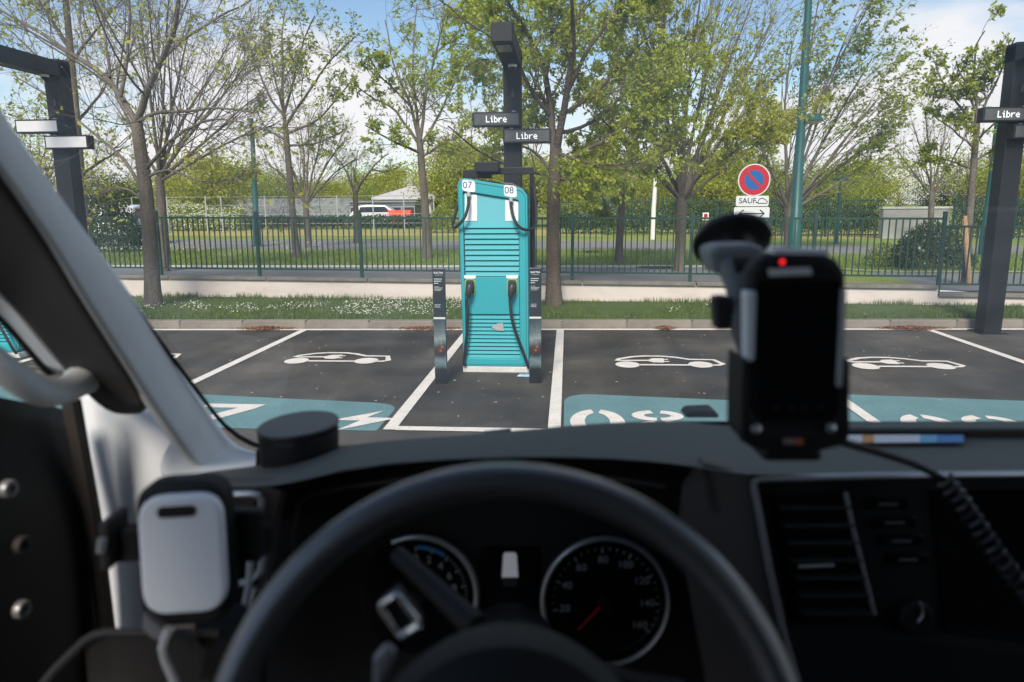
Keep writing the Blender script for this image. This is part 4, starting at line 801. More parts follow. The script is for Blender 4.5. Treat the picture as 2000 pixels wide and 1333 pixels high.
MB().prism([(a.x-0.3, Y-0.3, e), (a.x+1.6, Y+3.0, t), (a.x-0.3, Y+8.3, e)], (0.25, 0, 0)).build('gable', M_hw, r); MB().prism([(b.x+0.05, Y-0.3, e), (b.x-1.4, Y+3.0, t), (b.x+0.05, Y+8.3, e)], (0.25, 0, 0)).build('gable', M_hw, r)
MB().box((a.x+1.7, Y+3.2, t+0.3), (0.5, 0.5, 0.9)).build('chimney', M_conc, r)
M_win = mat('far_window', (0.03, 0.04, 0.05), 0.1)
for q in (0.2, 0.45, 0.7):
    x_ = a.x+(b.x-a.x)*q; w_ = MB().box((x_, Y-0.03, e-1.3), (0.9, 0.06, 1.2)).build('window', M_win, r); MB().ring([(x_-0.52, Y-0.07, e-1.97), (x_+0.52, Y-0.07, e-1.97), (x_+0.52, Y-0.07, e-0.63), (x_-0.52, Y-0.07, e-0.63)], [(x_-0.42, Y-0.07, e-1.87), (x_+0.42, Y-0.07, e-1.87), (x_+0.42, Y-0.07, e-0.73), (x_-0.42, Y-0.07, e-0.73)], (0, 0.05, 0)).build('frame', M_hw, w_)
r = thing('shed', 'long low grey shed joined to the pale house', 'shed'); a, b = AY(690, 398, 52), AY(815, 398, 52); t = AY(750, 396, 52).z
MB().box(((a.x+b.x)/2, 52.6, (t+zb)/2), (b.x-a.x, 3, t-zb)).build('wall', mat('shed_grey', (0.30, 0.32, 0.34), 0.8, var=0.1), r); MB().box(((a.x+b.x)/2, 52.5, t+0.06), (b.x-a.x+0.4, 3.4, 0.12)).build('roof', mat('shed_roof', (0.2, 0.21, 0.22), 0.7), r)
for k in range(5):
    x_ = a.x+(b.x-a.x)*(k+0.5)/5; MB().box((x_, 51.08, t-0.7), (0.8, 0.05, 0.7)).build('window', M_win, r)

# parked vehicles far behind
def car(label, loc, rz, col, s=1.0):
    r = thing('parked_car', label, 'car', loc, rz); M = mat('car_paint_'+str(int(col[0]*100)), col, 0.25, coat=0.6)
    prof = [(-2.1, 0.35), (-2.12, 0.75), (-1.95, 0.98), (-1.5, 1.42), (-0.9, 1.50), (0.35, 1.46), (1.0, 1.02), (1.85, 0.86), (2.1, 0.66), (2.1, 0.35)]
    MB().prism([(x_*s, -0.86*s, z*s) for x_, z in prof], (0, 1.72*s, 0)).build('body', M, r, bevel=0.06)
    for sy in (-0.87, 0.86): MB().prism([(x_*s, sy*s, z*s) for x_, z in ((-1.5, 1.0), (-1.3, 1.36), (0.3, 1.38), (0.75, 1.02))], (0, 0.012*s, 0)).build('side_window', M_win, r)
    for x_ in (-1.35, 1.3):
        for sy in (-0.88, 0.70):
            wl = MB().lathe([(0.32*s, 0), (0.32*s, 0.18*s)], (x_*s, sy*s, 0.32*s), 16, (0, 1, 0)).build('wheel', mat('tyre', (0.02, 0.02, 0.02), 0.8), r); MB().lathe([(0.19*s, 0), (0.17*s, 0.2*s)], (x_*s, (sy-0.01)*s, 0.32*s), 12, (0, 1, 0)).build('rim', M_galv, wl)
    for sy in (-0.6, 0.6): MB().box((2.1*s, sy*s, 0.72*s), (0.03, 0.3*s, 0.12*s)).build('headlight', mat('headlight', (0.7, 0.7, 0.7), 0.1), r)
    return r
p = AY(745, 420, 49.2); car('white car parked by the shed behind the low dark hedge', (p.x, 49.4, ZT(0)), 0.1, (0.75, 0.75, 0.75))
p = AY(272, 480, 26); car('white car parked beyond the fence behind the forked trunk', (p.x-1.0, 27, ZT(0)), 1.75, (0.7, 0.7, 0.7))
p = AY(1145, 440, 55); car('pale car behind the hedge beyond the large leafy tree', (p.x, 52, ZT(0)), 0.05, (0.7, 0.72, 0.74))
# orange skip
p = AY(783, 418, 47.5); r = thing('orange_skip', 'bright orange skip standing by the shed', 'skip', (p.x, 47.3, ZT(0))); M_or = mat('orange_paint', (0.75, 0.13, 0.03), 0.5, var=0.2, vscale=2)
MB().prism([(-1.6, 0, 0.25), (-1.9, 0, 1.35), (1.7, 0, 1.35), (1.3, 0, 0.25)], (0, 1.5, 0)).build('tub', M_or, r, bevel=0.04); MB().box((-0.1, 0.75, 1.40), (3.7, 1.6, 0.08)).build('rim', M_or, r)
for x_ in (-1.1, 0.0, 0.9): MB().box((x_, -0.04, 0.8), (0.10, 0.08, 1.05)).build('rib', M_or, r)
MB().box((-0.1, 0.75, 0.13), (2.4, 1.2, 0.25)).build('base', M_iron, r); r.scale = (0.42, 0.5, 0.8)

# ================================================================== NO-PARKING SIGN
SY = 13.0; sp = AY(1473, 352, SY); sgn = thing('parking_sign', 'round no-parking sign above SAUF electric-car and arrow plates', 'sign', (sp.x, SY, GZ))
zz = sp.z-GZ; M_sw = mat('sign_white', (0.60, 0.62, 0.63), 0.45); M_sb = mat('sign_blue', srgb(12, 85, 150), 0.45); M_sr = mat('sign_red', srgb(172, 16, 30), 0.5); M_ink = mat('sign_ink', (0.02, 0.022, 0.03), 0.6)
rad = 29.5/FPX*13.05
MB().tube([(0, 0.05, -0.1), (0, 0.05, zz+0.12)], 0.03, 10).build('pole', M_galv, sgn, smooth=True)
dk = lambda r0, y: [(r0*math.cos(a), y, zz+r0*math.sin(a)) for a in np.linspace(0, 2*math.pi, 40, endpoint=False)]
MB().prism(dk(rad, 0.0), (0, 0.018, 0)).build('disc', M_sw, sgn); MB().ring(dk(rad*0.93, -0.003), dk(rad*0.60, -0.003), (0, 0.002, 0)).build('red_ring', M_sr, sgn); MB().prism(dk(rad*0.60, -0.0025), (0, 0.002, 0)).build('blue_field', M_sb, sgn)
MB().box((0, -0.0045, zz), (rad*1.30, 0.002, rad*0.17), M=Matrix.Rotation(R_(45), 3, 'Y')).build('red_slash', M_sr, sgn)
def plate(p0, p1, nm):
    a, b = AY(*p0, SY)-Vector((sp.x, SY, GZ)), AY(*p1, SY)-Vector((sp.x, SY, GZ)); q = rounded([(a.x, a.z), (b.x, a.z), (b.x, b.z), (a.x, b.z)], 0.035)
    MB().prism([(u.x, 0.0, u.y) for u in q], (0, 0.018, 0)).build(nm, M_sw, sgn); return a, b
a, b = plate((1438, 383), (1501, 403), 'exception_plate'); cz = (a.z+b.z)/2
text('SAUF', 0.128, M_ink, (a.x+0.195, -0.002, cz), sgn, bold=0.001)
cx0 = b.x-0.135; pl = [(cx0-0.05, cz-0.035), (cx0-0.03, cz+0.03), (cx0+0.02, cz+0.05), (cx0+0.08, cz+0.02), (cx0+0.115, cz-0.02), (cx0+0.10, cz-0.04), (cx0-0.05, cz-0.04)]
mb = MB(); mb.tube([(u, -0.003, w_) for u, w_ in pl], 0.006, 5); mb.tube([(cx0-0.055, -0.003, cz-0.03), (cx0-0.085, -0.003, cz-0.015)], 0.008, 5); mb.build('car_symbol', M_ink, sgn)
a, b = plate((1434, 405), (1502, 430), 'arrow_plate'); cz = (a.z+b.z)/2
mb = MB().box(((a.x+b.x)/2, -0.003, cz), (0.42, 0.003, 0.018))
for s_ in (-1, 1):
    for u in (-1, 1): mb.box(((a.x+b.x)/2+s_*0.175, -0.0035, cz+u*0.032), (0.10, 0.003, 0.018), M=Matrix.Rotation(s_*u*R_(40), 3, 'Y'))
mb.build('arrow', M_ink, sgn)

# ================================================================== CHARGER LIGHT POLES
M_pole = mat('anthracite_metal', (0.009, 0.0105, 0.011), 0.5, 0.0, spec=0.3, var=0.12, vscale=3); M_scr = mat('display_glass', (0.075, 0.08, 0.08), 0.25, var=0.15, vscale=5)
M_led = mat('led_white', (0.8, 0.85, 0.85), 0.5, emit=((0.9, 0.95, 1.0), 0.25)); M_lens = mat('lamp_lens', (0.35, 0.36, 0.33), 0.25)
GLY = {'L': ['1....', '1....', '1....', '1....', '1....', '1....', '1111.'], 'i': ['.1...', '.....', '11...', '.1...', '.1...', '.1...', '.11..'], 'b': ['1....', '1....', '111..', '1..1.', '1..1.', '1..1.', '111..'],
       'r': ['.....', '.....', '1.11.', '11...', '1....', '1....', '1....'], 'e': ['.....', '.....', '.11..', '1..1.', '1111.', '1....', '.111.']}
def led_word(word, px):
    m = MB(); x = 0.0
    for ch in word:
        g_ = GLY[ch]; wd = max(len(row.rstrip('.')) for row in g_)
        for j, row in enumerate(g_):
            for i, c in enumerate(row):
                if c == '1': m.box((x+(i+0.5)*px, 0, (3-j)*px), (px*0.98, 0.002, px*0.98))
        x += (wd+1)*px
    for k, v in enumerate(m.v): m.v[k] = (v[0]-x/2, v[1], v[2])
    return m
def light_pole(label, loc, words, M_disp, glass=None):
    r = thing('charger_light_pole', label, 'light pole', loc, group=None); HT = 4.02
    MB().box((0, 0, HT/2), (0.25, 0.25, HT)).build('post', M_pole, r, bevel=0.008)
    MB().box((0, 0, 0.008), (0.38, 0.38, 0.016)).build('base_plate', M_pole, r)
    MB().box((0, -0.79, 3.88), (0.25, 1.85, 0.22)).build('arm', M_pole, r, bevel=0.008)
    lp = MB().box((0, -1.35, 3.765), (0.17, 0.36, 0.014)).build('lamp', M_lens, r, bevel=0.005)
    c = MB().lathe([(0.062, 0.0), (0.062, -0.03), (0.055, -0.035)], (0.02, -0.30, 3.769), 18).build('camera', MATS['white_paint'], r, smooth=True); MB().lathe([(0.048, -0.035), (0.043, -0.058), (0.025, -0.075), (0.004, -0.08)], (0.02, -0.30, 3.769), 18).build('dome', mat('camera_dome', (0.01, 0.01, 0.012), 0.08), c, smooth=True)
    MB().prism([(-0.02, -0.126, 3.36), (0.03, -0.126, 3.36), (0.035, -0.126, 3.42), (0.022, -0.126, 3.44), (0.02, -0.126, 3.49), (0.008, -0.126, 3.47), (-0.012, -0.126, 3.42)], (0, -0.012, 0)).build('hook', MATS['camera_dome'], r)
    for cx, cz, wd in ((-0.21, 3.06, words[0]), (0.215, 2.83, words[1])):
        b = MB().box((cx, -0.20, cz), (0.67, 0.15, 0.195)).build('display_board', M_pole, r, bevel=0.006)
        MB().box((cx, -0.277, cz), (0.62, 0.006, 0.150)).build('screen', M_disp, b)
        for q in (-0.22, 0.24): MB().box((cx+q, -0.20, cz+0.105), (0.05, 0.03, 0.02)).build('bolt', M_galv, b)
        if wd:
            o = led_word(wd, 0.0125).build('lettering', M_led, b); o.location = (cx+0.005, -0.2815, cz)
    return r
light_pole('dark pole with overhanging lamp arm and two Libre boards behind the teal charger', (-0.79, 10.66, 0), ('Libre', 'Libre'), M_scr)
light_pole('thick dark pole with one Libre board standing at the bay 09 kerb', (6.18, 10.98, 0), ('Libre', 'Libre'), M_scr)
M_glare = mat('display_glare', (0.62, 0.62, 0.63), 0.3, var=0.06, vscale=4)  # sky reflection on these screens, painted as a pale base colour
light_pole('dark pole with blank display boards painted with sky glare seen past the windscreen pillar', (-7.55, 10.68, 0), (None, None), M_glare)

# ================================================================== CHARGER
M_ct = mat('charger_teal', srgb(48, 153, 163), 0.5, spec=0.3, var=0.03, vscale=2); M_cl = mat('charger_pale_teal', srgb(98, 174, 185), 0.5, spec=0.3); M_cw = mat('charger_white', (0.72, 0.76, 0.77), 0.4)
M_cd = mat('charger_grey', (0.045, 0.05, 0.052), 0.5); M_rub = mat('cable_rubber', (0.014, 0.015, 0.016), 0.5); M_plug = mat('plug_black', (0.02, 0.022, 0.022), 0.45); M_lime = mat('socket_ring', srgb(130, 160, 80), 0.6); M_gap = mat('gap_dark', (0.02, 0.085, 0.09), 0.7)
CO = Vector((-0.815, 8.0, 0))
def F(px, py, y=0.0): p = AY(px, py, 8.0)-CO; return Vector((p.x, y, p.z))
def charger(label, loc):
    r = thing('ev_charger', label, 'charger', loc)
    P2 = lambda L_, y: [(q.x, y, q.y) for q in L_]
    f2 = lambda px, py: (F(px, py).x, F(px, py).z)
    outl = [f2(905.5, 726), f2(1032.5, 726), f2(1030, 369), f2(893.5, 346)]
    outl = [(outl[0][0], 0.075), (outl[1][0], 0.075), outl[2], outl[3]]
    O = rounded(outl, [0.06, 0.10, 0.13, 0.11], 8)
    inn = [f2(910.5, 700), f2(1016, 702), f2(1013.5, 391), f2(903.5, 373)]; I = rounded(inn, [0.03, 0.05, 0.03, 0.03], 8)
    body = MB().prism(P2([Vector(((q.x)*0.985, q.y*0.996)) for q in O], 0.045), (0, 0.47, 0)).build('cabinet', M_ct, r, bevel=0.012)
    MB().ring(P2(O, 0.0), P2(I, 0.0), (0, 0.042, 0)).build('front_frame', M_ct, r, bevel=0.006)
    lerp = lambda t_: [u+(v-u)*t_ for u, v in zip(O, I)]
    MB().ring(P2(lerp(0.20), -0.0006), P2(lerp(0.26), -0.0006), (0, 0.0005, 0)).build('frame_seam', M_gap, r)
    MB().box(((outl[0][0]+outl[1][0])/2, 0.27, 0.036), (0.76, 0.54, 0.07)).build('plinth', mat('plinth_white', (0.55, 0.55, 0.53), 0.8, var=0.15), r, bevel=0.008)
    MB().prism(P2(rounded([f2(905, 444), f2(1013, 444), f2(1012.5, 394), f2(904.5, 377)], 0.01, 2), 0.036), (0, 0.008, 0)).build('recess_panel', M_cl, r)
    for a_, b_ in (((907.5, 377.5), (931, 381)), ((986.5, 390.5), (1012, 394))):
        MB().prism([F(a_[0], 432, 0.03), F(b_[0], 432, 0.03), F(b_[0], b_[1], 0.03), F(a_[0], a_[1], 0.03)], (0, 0.005, 0)).build('cable_panel', M_cw, r)
    for q, tx in (((902.5, 352), '07'), ((984, 362), '08')):
        w_ = 26 if tx == '07' else 25.5
        pl_ = rounded([f2(q[0]+0.5, q[1]+21), f2(q[0]+w_, q[1]+24.5), f2(q[0]+w_-1, q[1]+2), f2(q[0], q[1]-1)], 0.03, 4)
        MB().prism(P2(pl_, -0.004), (0, 0.0035, 0)).build('number_plate', M_cw, r)
        c = F(q[0]+10.5, q[1]+10.5); text(tx, 0.105, mat('number_ink', srgb(35, 70, 100), 0.5), (c.x, -0.0048, c.z), r)
    # louvre slats, each a sloping blade
    def slat(y0, y1, xl, xr):
        A, B, C, D = F(xl, y1, 0), F(xr, y1, 0), F(xr, y0, 0), F(xl, y0, 0); h = A.z-D.z
        m = MB(); zb_, zt_ = A.z, D.z
        m.prism([(A.x, 0.008, zb_+0.000), (A.x, 0.034, zt_-0.004), (A.x, 0.046, zt_-0.004), (A.x, 0.046, zb_)], (B.x-A.x, 0, 0)); m.build('slat', M_ct, r)
    for k in range(10): slat(436+k*10.5, 445.6+k*10.5, 906.8+k*0.25, 1013+k*0.08)
    for k in range(11): slat(616+k*7.6, 622.9+k*7.6, 909.6+k*0.1, 1014.6+k*0.1)
    MB().prism([F(907, 702, 0.044), F(1016, 702, 0.044), F(1013, 434, 0.044), F(905.5, 434, 0.044)], (0, 0.004, 0)).build('louvre_back', M_gap, r)
    mid = MB().prism([F(909.5, 614.5, 0.006), F(1014.5, 614.5, 0.006), F(1014, 541.5, 0.006), F(908.6, 541.5, 0.006)], (0, 0.035, 0)).build('socket_panel', M_ct, r, bevel=0.004)
    MB().prism([F(911.5, 701.5, 0.006), F(1015, 702, 0.006), F(1014.8, 699.4, 0.006), F(911, 699.4, 0.006)], (0, 0.035, 0)).build('sill', M_ct, r)
    for cx in (918, 1000):
        q = rounded([(F(cx-10, 566).x, F(cx, 577).z), (F(cx+10.5, 566).x, F(cx, 577).z), (F(cx+10.5, 566).x, F(cx, 545).z), (F(cx-10, 566).x, F(cx, 545).z)], 0.03, 4)
        s_ = MB().prism(P2(q, -0.008), (0, 0.016, 0)).build('socket', M_lime, r); q2 = [Vector((CO.x*0+F(cx, 561).x+(u.x-F(cx, 561).x)*0.78, F(cx, 561).z+(u.y-F(cx, 561).z)*0.86)) for u in q]
        MB().prism(P2(q2, -0.012), (0, 0.006, 0)).build('socket_face', M_cd, s_)
        lb = rounded([(F(cx-11, 545).x, F(cx, 544.5).z), (F(cx+11, 545).x, F(cx, 544.5).z), (F(cx+12, 545).x, F(cx, 538).z), (F(cx-11.5, 545).x, F(cx, 538).z)], 0.012, 3); MB().prism(P2(lb, -0.003), (0, 0.008, 0)).build('socket_label', M_cw, r)
        p = F(cx, 558); pg = MB().tube([(p.x+0.01, -0.01, p.z+0.02), (p.x+0.005, -0.09, p.z-0.01), (p.x-0.005, -0.115, p.z-0.07), (p.x-0.01, -0.10, p.z-0.13)], [0.042, 0.044, 0.036, 0.022], 10).build('plug', M_plug, r, smooth=True)
    # charging leads
    def lead(pts, rr=0.017, nm='cable'):
        P = resample(pts, 26); P = resample(P, 26); return MB().tube([tuple(p) for p in P], rr, 8).build(nm, M_rub, r, smooth=True)
    e = F(914, 582, -0.09); lead([e, F(916, 612, -0.10), F(914, 650, -0.08), F(909, 690, -0.06), F(906, 715, -0.05), (F(910, 726).x, -0.03, 0.09)])
    e = F(997, 582, -0.09); lead([e, F(1000, 615, -0.12), F(1008, 645, -0.12), F(1021, 680, -0.10), F(1031, 708, -0.08), (F(1033, 730).x, -0.05, 0.07)])
    lead([F(915, 383, -0.005), F(917, 400, -0.05), F(911, 425, -0.10), F(899, 440, -0.10), F(886, 447, 0.0), F(880, 440, 0.12), F(883, 420, 0.22), F(888, 395, 0.30), F(893, 372, 0.34)])
    lead([F(998, 393, -0.005), F(999, 410, -0.06), F(1008, 437, -0.11), F(1022, 450, -0.10), F(1038, 449, 0.0), F(1047, 440, 0.12), F(1045, 410, 0.2), F(1041, 370, 0.24), F(1038, 352, 0.24)])
    for u, w_ in ((915.5, 378.5), (998, 389.5)): p = F(u, w_); MB().lathe([(0.022, 0.0), (0.022, -0.035), (0.026, -0.035), (0.026, -0.05)], (p.x, 0.0, p.z+0.02), 12).build('gland', M_galv, r, smooth=True)
    # cable carrier on the roof
    a_ = F(905, 345).z; zt = F(960, 326).z+0.03
    MB().prism([(-0.30, 0.16, 2.17), (0.20, 0.16, 2.12), (0.34, 0.16, 2.05), (0.34, 0.16, 1.98), (-0.30, 0.16, 2.06)], (0, 0.34, 0)).build('roof_cover', M_cd, r, bevel=0.01)
    MB().box((-0.07, 0.10, 2.29), (0.26, 0.22, 0.105)).build('carrier_head', M_pole, r, bevel=0.006); MB().box((0.17, 0.24, 2.255), (0.52, 0.06, 0.075)).build('carrier_arm', M_pole, r, bevel=0.005)
    MB().box((-0.20, 0.28, 2.225), (0.32, 0.10, 0.09)).build('carrier_arm', M_pole, r, bevel=0.005); MB().tube([(0.41, 0.24, 2.27), (0.425, 0.24, 2.0), (0.42, 0.26, 1.7)], 0.02, 8).build('carrier_rod', M_pole, r, smooth=True)
    MB().tube([(0.405, 0.50, 2.2), (0.41, 0.51, 1.2), (0.40, 0.52, 0.05)], 0.03, 8).build('rear_conduit', M_rub, r)
    # patch of residue on the louvres
    p = F(972, 640); MB().prism([(p.x-0.07, 0.003, p.z), (p.x-0.02, 0.003, p.z-0.035), (p.x+0.07, 0.003, p.z-0.04), (p.x+0.06, 0.003, p.z+0.05), (p.x-0.01, 0.003, p.z+0.045)], (0, 0.004, 0)).build('sticker_residue', mat('residue', (0.33, 0.34, 0.35), 0.9), r)
    return r
ch1 = charger('teal fast charger numbered 07 and 08 with two plugged-in cables', CO)
ch2 = dup(ch1, (-7.33, 8.5, 0), 0.0, 'second teal charger glimpsed through the van side window')
for o in [x for x in bpy.data.objects if x.parent == ch2 and x.name.startswith('lettering')]: bpy.data.objects.remove(o)
# bit of rag on the plinth
p = G(1022, 728, 0.04); MB_ = MB().prism([(p.x-0.07, p.y-0.06, 0.004), (p.x+0.09, p.y-0.08, 0.004), (p.x+0.12, p.y+0.02, 0.004), (p.x-0.05, p.y+0.02, 0.004)], (0.01, 0, 0.02)); tag(MB_.build('blue_wrapper', mat('wrapper', (0.32, 0.48, 0.68), 0.4, var=0.3, vscale=20), bevel=0.006), 'crumpled pale blue wrapper lying at the foot of the charger', 'wrapper')

# slim information totems
M_tot = mat('totem_dark', (0.018, 0.026, 0.030), 0.35); M_print = mat('totem_print', (0.55, 0.57, 0.57), 0.5)
def photo_print():
    m = bpy.data.materials.new('totem_photo'); m.use_nodes = True; nt = m.node_tree; b = nt.nodes['Principled BSDF']; L = nt.links.new; b.inputs['Roughness'].default_value = 0.35
    tc = nt.nodes.new('ShaderNodeTexCoord'); sp_ = nt.nodes.new('ShaderNodeSeparateXYZ'); L(tc.outputs['Object'], sp_.inputs[0])
    n = nt_new(nt, 'ShaderNodeTexNoise'); n.inputs['Scale'].default_value = 11; n.inputs['Detail'].default_value = 4; L(tc.outputs['Object'], n.inputs['Vector'])
    a = nt_new(nt, 'ShaderNodeMath', operation='MULTIPLY_ADD'); L(n.outputs[0], a.inputs[0]); a.inputs[1].default_value = 0.16; a.inputs[2].default_value = -0.08
    s = nt_new(nt, 'ShaderNodeMath', operation='ADD'); L(sp_.outputs[2], s.inputs[0]); L(a.outputs[0], s.inputs[1])
    cr = nt.nodes.new('ShaderNodeValToRGB'); L(s.outputs[0], cr.inputs[0]); el = cr.color_ramp.elements
    st = [(0.0, (0.008, 0.008, 0.01)), (0.16, (0.012, 0.014, 0.016)), (0.20, (0.06, 0.10, 0.11)), (0.25, (0.13, 0.18, 0.20)), (0.28, (0.07, 0.11, 0.13)), (0.32, (0.02, 0.02, 0.025)), (0.37, (0.05, 0.025, 0.02)), (0.42, (0.05, 0.06, 0.06)), (0.49, (0.20, 0.24, 0.25)), (0.56, (0.09, 0.12, 0.13)), (0.68, (0.035, 0.055, 0.062))]
    while len(el) < len(st): el.new(0.5)
    for e, (p_, c) in zip(el, st): e.position = p_; e.color = (*c, 1)
    L(cr.outputs[0], b.inputs['Base Color']); return m
M_photo = photo_print()
def totem(px, py, label):
    p = G(px, py); r = thing('info_totem', label, 'totem', p, rz=R_(2)); W_, H_ = 0.128, 1.235
    MB().box((0, 0.035, H_/2), (W_, 0.07, H_)).build('body', M_tot, r, bevel=0.004)
    MB().box((0, -0.002, 0.35), (W_*0.97, 0.003, 0.70)).build('photo_panel', M_photo, r)
    MB().box((0, -0.0022, 0.712), (W_*0.97, 0.004, 0.020)).build('divider', M_print, r)
    text('ELECTRA', 0.0245, M_print, (0.0, -0.0012, 1.190), r, bold=0.0008)
    m = MB(); rr = random.Random(4)
    for k in range(7): m.box((-0.034+k*0.012, -0.0008, 1.166), (0.006, 0.001, 0.005))
    for z, hgt, ws in ((1.125, 0.014, (0.07, 0.05)), (1.103, 0.014, (0.075, 0.06)), (1.081, 0.014, (0.045, 0.0)), (1.045, 0.006, (0.03, 0)), (1.032, 0.008, (0.085, 0)), (1.018, 0.008, (0.08, 0)), (1.004, 0.006, (0.06, 0)), (0.855, 0.007, (0.062, 0)), (0.842, 0.007, (0.055, 0)), (0.829, 0.007, (0.042, 0))):
        x = -0.047
        while x < -0.047+ws[0]:
            l_ = rr.uniform(0.008, 0.02); m.box((x+l_/2, -0.0008, z), (l_, 0.001, hgt*0.62)); x += l_+0.0035
    m.build('small_print', M_print, r)['kind'] = 'stuff'
    for q, z, c in ((0.02, 0.40, 1), (0.004, 0.362, 1)): MB().lathe([(0.013, 0), (0.013, -0.001)], (q, -0.0036, z), 12, (0, 1, 0)).build('print_spot', mat('print_orange', (0.30, 0.075, 0.02), 0.4), r)
    return r
totem(861.5, 750, 'slim dark information totem beside bay 07, on the white line side of the charger')
totem(1045.5, 749, 'slim dark information totem beside bay 08, next to the long white line')

# ================================================================== THE VAN WE SIT IN
van = thing('van', 'cab of the parked van with dark dashboard, steering wheel and pale pillar trim', 'van', (0, 0, 0), YAW)
M_dash = mat('dash_plastic', (0.092, 0.099, 0.088), 0.75, var=0.08, vscale=30, bump=0.25, bscale=900); M_dk = mat('black_plastic', (0.0085, 0.0085, 0.0085), 0.65, spec=0.3); M_dk2 = mat('dark_brown_plastic', (0.016, 0.0145, 0.0135), 0.7, bump=0.2, bscale=700)
M_fas = mat('fascia_plastic', (0.065, 0.057, 0.052), 0.7, bump=0.2, bscale=700); M_bead = mat('hood_bead', (0.075, 0.062, 0.055), 0.6); M_trim = mat('grey_trim', (0.60, 0.62, 0.62), 0.75, var=0.04, vscale=10, bump=0.15, bscale=500); M_trim_shade = mat('shaded_trim', (0.035, 0.034, 0.034), 0.8, bump=0.15, bscale=500); M_sil = mat('satin_silver', (0.50, 0.51, 0.52), 0.32, 0.7); M_lea = mat('wheel_leather', (0.034, 0.036, 0.038), 0.38, bump=0.2, bscale=700, spec=0.8, coat=1.0)
M_pill = mat('pale_panel', (0.66, 0.68, 0.70), 0.8); M_seal = mat('brown_seal', (0.034, 0.028, 0.025), 0.8); M_gloss = mat('black_gloss', (0.006, 0.006, 0.007), 0.08); M_ctl = mat('control_chrome', (0.62, 0.63, 0.64), 0.25, 0.85)
M_glass = glass_mat('windscreen_glass', (0.93, 0.945, 0.92), 0.16); M_glass2 = glass_mat('window_glass', (0.86, 0.92, 0.91), 0.02); M_head = mat('headliner', (0.22, 0.22, 0.21), 0.95); M_body = mat('van_paint', (0.62, 0.63, 0.64), 0.3, coat=0.5)
WSK = 0.794
def WS(px, py):
    d = _ray(px, py, MV); t = WSK/(d[1]+d[2]); return Vector((t*d[0], t*d[1], EYE+t*d[2]))
def wsp(x, z): return Vector((x, WSK-z, EYE+z))          # point of the windscreen, z above eye height
def rows(fn, cols): return [fn(*c) for c in cols]
def patch(name, rws, m, parent=None, thick=0.012, smooth=True, sub=2):
    o = MB().quadgrid(rws).build(name, m, parent or van, smooth=60 if smooth else False)
    if smooth:
        s = o.modifiers.new('sub', 'SUBSURF'); s.levels = sub; s.render_levels = sub
    if thick:
        sd_ = o.modifiers.new('solid', 'SOLIDIFY'); sd_.thickness = thick; sd_.offset = 0
    return o
# glass
q = rounded([(-0.475, -0.425), (1.30, -0.425), (1.22, 0.46), (-0.50, 0.46)], [0.10, 0.10, 0.1, 0.1], 6)
MB().flat([wsp(u.x, u.y) for u in q]).build('windscreen', M_glass, van)
# black ceramic edge of the glass
i_ = rounded([(-0.467, -0.412), (1.285, -0.412), (1.205, 0.45), (-0.492, 0.45)], [0.10, 0.10, 0.1, 0.1], 6); MB().ring([wsp(u.x, u.y)+Vector((0, -0.004, -0.004)) for u in q], [wsp(u.x, u.y)+Vector((0, -0.004, -0.004)) for u in i_]).build('glass_border', M_dk, van)
# windscreen pillar, driver side
L0 = [(-170, 10), (-60, 155), (0, 236), (65, 330), (129, 421), (196, 510), (262, 599), (326, 699), (392, 795), (430, 850), (470, 885)]
L1 = [(-230, 40), (-100, 210), (0, 340), (48, 410), (92, 472), (132, 540), (172, 606), (236, 705), (302, 806), (345, 868), (392, 930)]
L2 = [(-330, 180), (-170, 380), (-50, 520), (-10, 560), (20, 588), (50, 622), (80, 660), (140, 728), (215, 806), (270, 868), (330, 940)]
L3 = [(-400, 240), (-220, 440), (-90, 548), (-40, 580), (0, 600), (25, 628), (50, 655), (105, 722), (152, 800), (172, 870), (190, 950)]
a_ = [WS(*p) for p in L0]; b_ = [VX(*p, -0.47) for p in L1]; c_ = [VX(*p, -0.575) for p in L2]; d_ = [VX(*p, -0.625) for p in L3]
mid1 = [(u+v)/2+Vector((0.010, -0.012, 0.0)) for u, v in zip(a_, b_)]
pil = patch('windscreen_pillar', [a_, mid1, b_], M_trim)
patch('pillar_shade_band', [[u+Vector((0.0, 0.004, 0.0)) for u in b_[:9]], [(u+v)/2+Vector((0.0, 0.012, 0)) for u, v in zip(b_[:9], c_)], c_[:9]], M_trim_shade, pil)  # same grey trim as the pillar, its shade painted in as a dark colour
patch('pillar_edge_trim', [[u+Vector((0.006, -0.003, 0)) for u in c_[:8]], [(u+v)/2+Vector((0.012, -0.008, 0)) for u, v in zip(c_[:8], d_)], d_[:8]], M_trim, pil)
MB().tube([tuple(u+Vector((-0.004, 0.004, 0))) for u in d_[:8]], 0.012, 8).build('window_seal', M_dk, pil, smooth=True)
# lower pillar panel
lp_ = patch('lower_pillar_panel', [[V(x, y, 1.085) for x, y in ((140, 770), (150, 790), (168, 900), (183, 1000), (198, 1120), (214, 1260), (224, 1400))], [V(x, y, 1.078) for x, y in ((215, 770), (232, 800), (262, 900), (282, 1000), (295, 1120), (310, 1260), (320, 1400))], [V(x, y, 1.10) for x, y in ((300, 800), (318, 830), (390, 905), (410, 1000), (420, 1120), (430, 1260), (440, 1400))]], M_pill)
# ledge between pillar foot and dashboard
patch('pillar_foot', [[WS(*p) for p in ((398, 800), (440, 860), (478, 884), (530, 893))], [V(330, 860, 1.02), V(380, 905, 1.02), V(440, 915, 1.02), V(530, 905, 1.02)], [V(300, 930, 0.98), V(360, 950, 0.98), V(430, 950, 0.98), V(520, 930, 0.98)]], M_trim, thick=0.008)
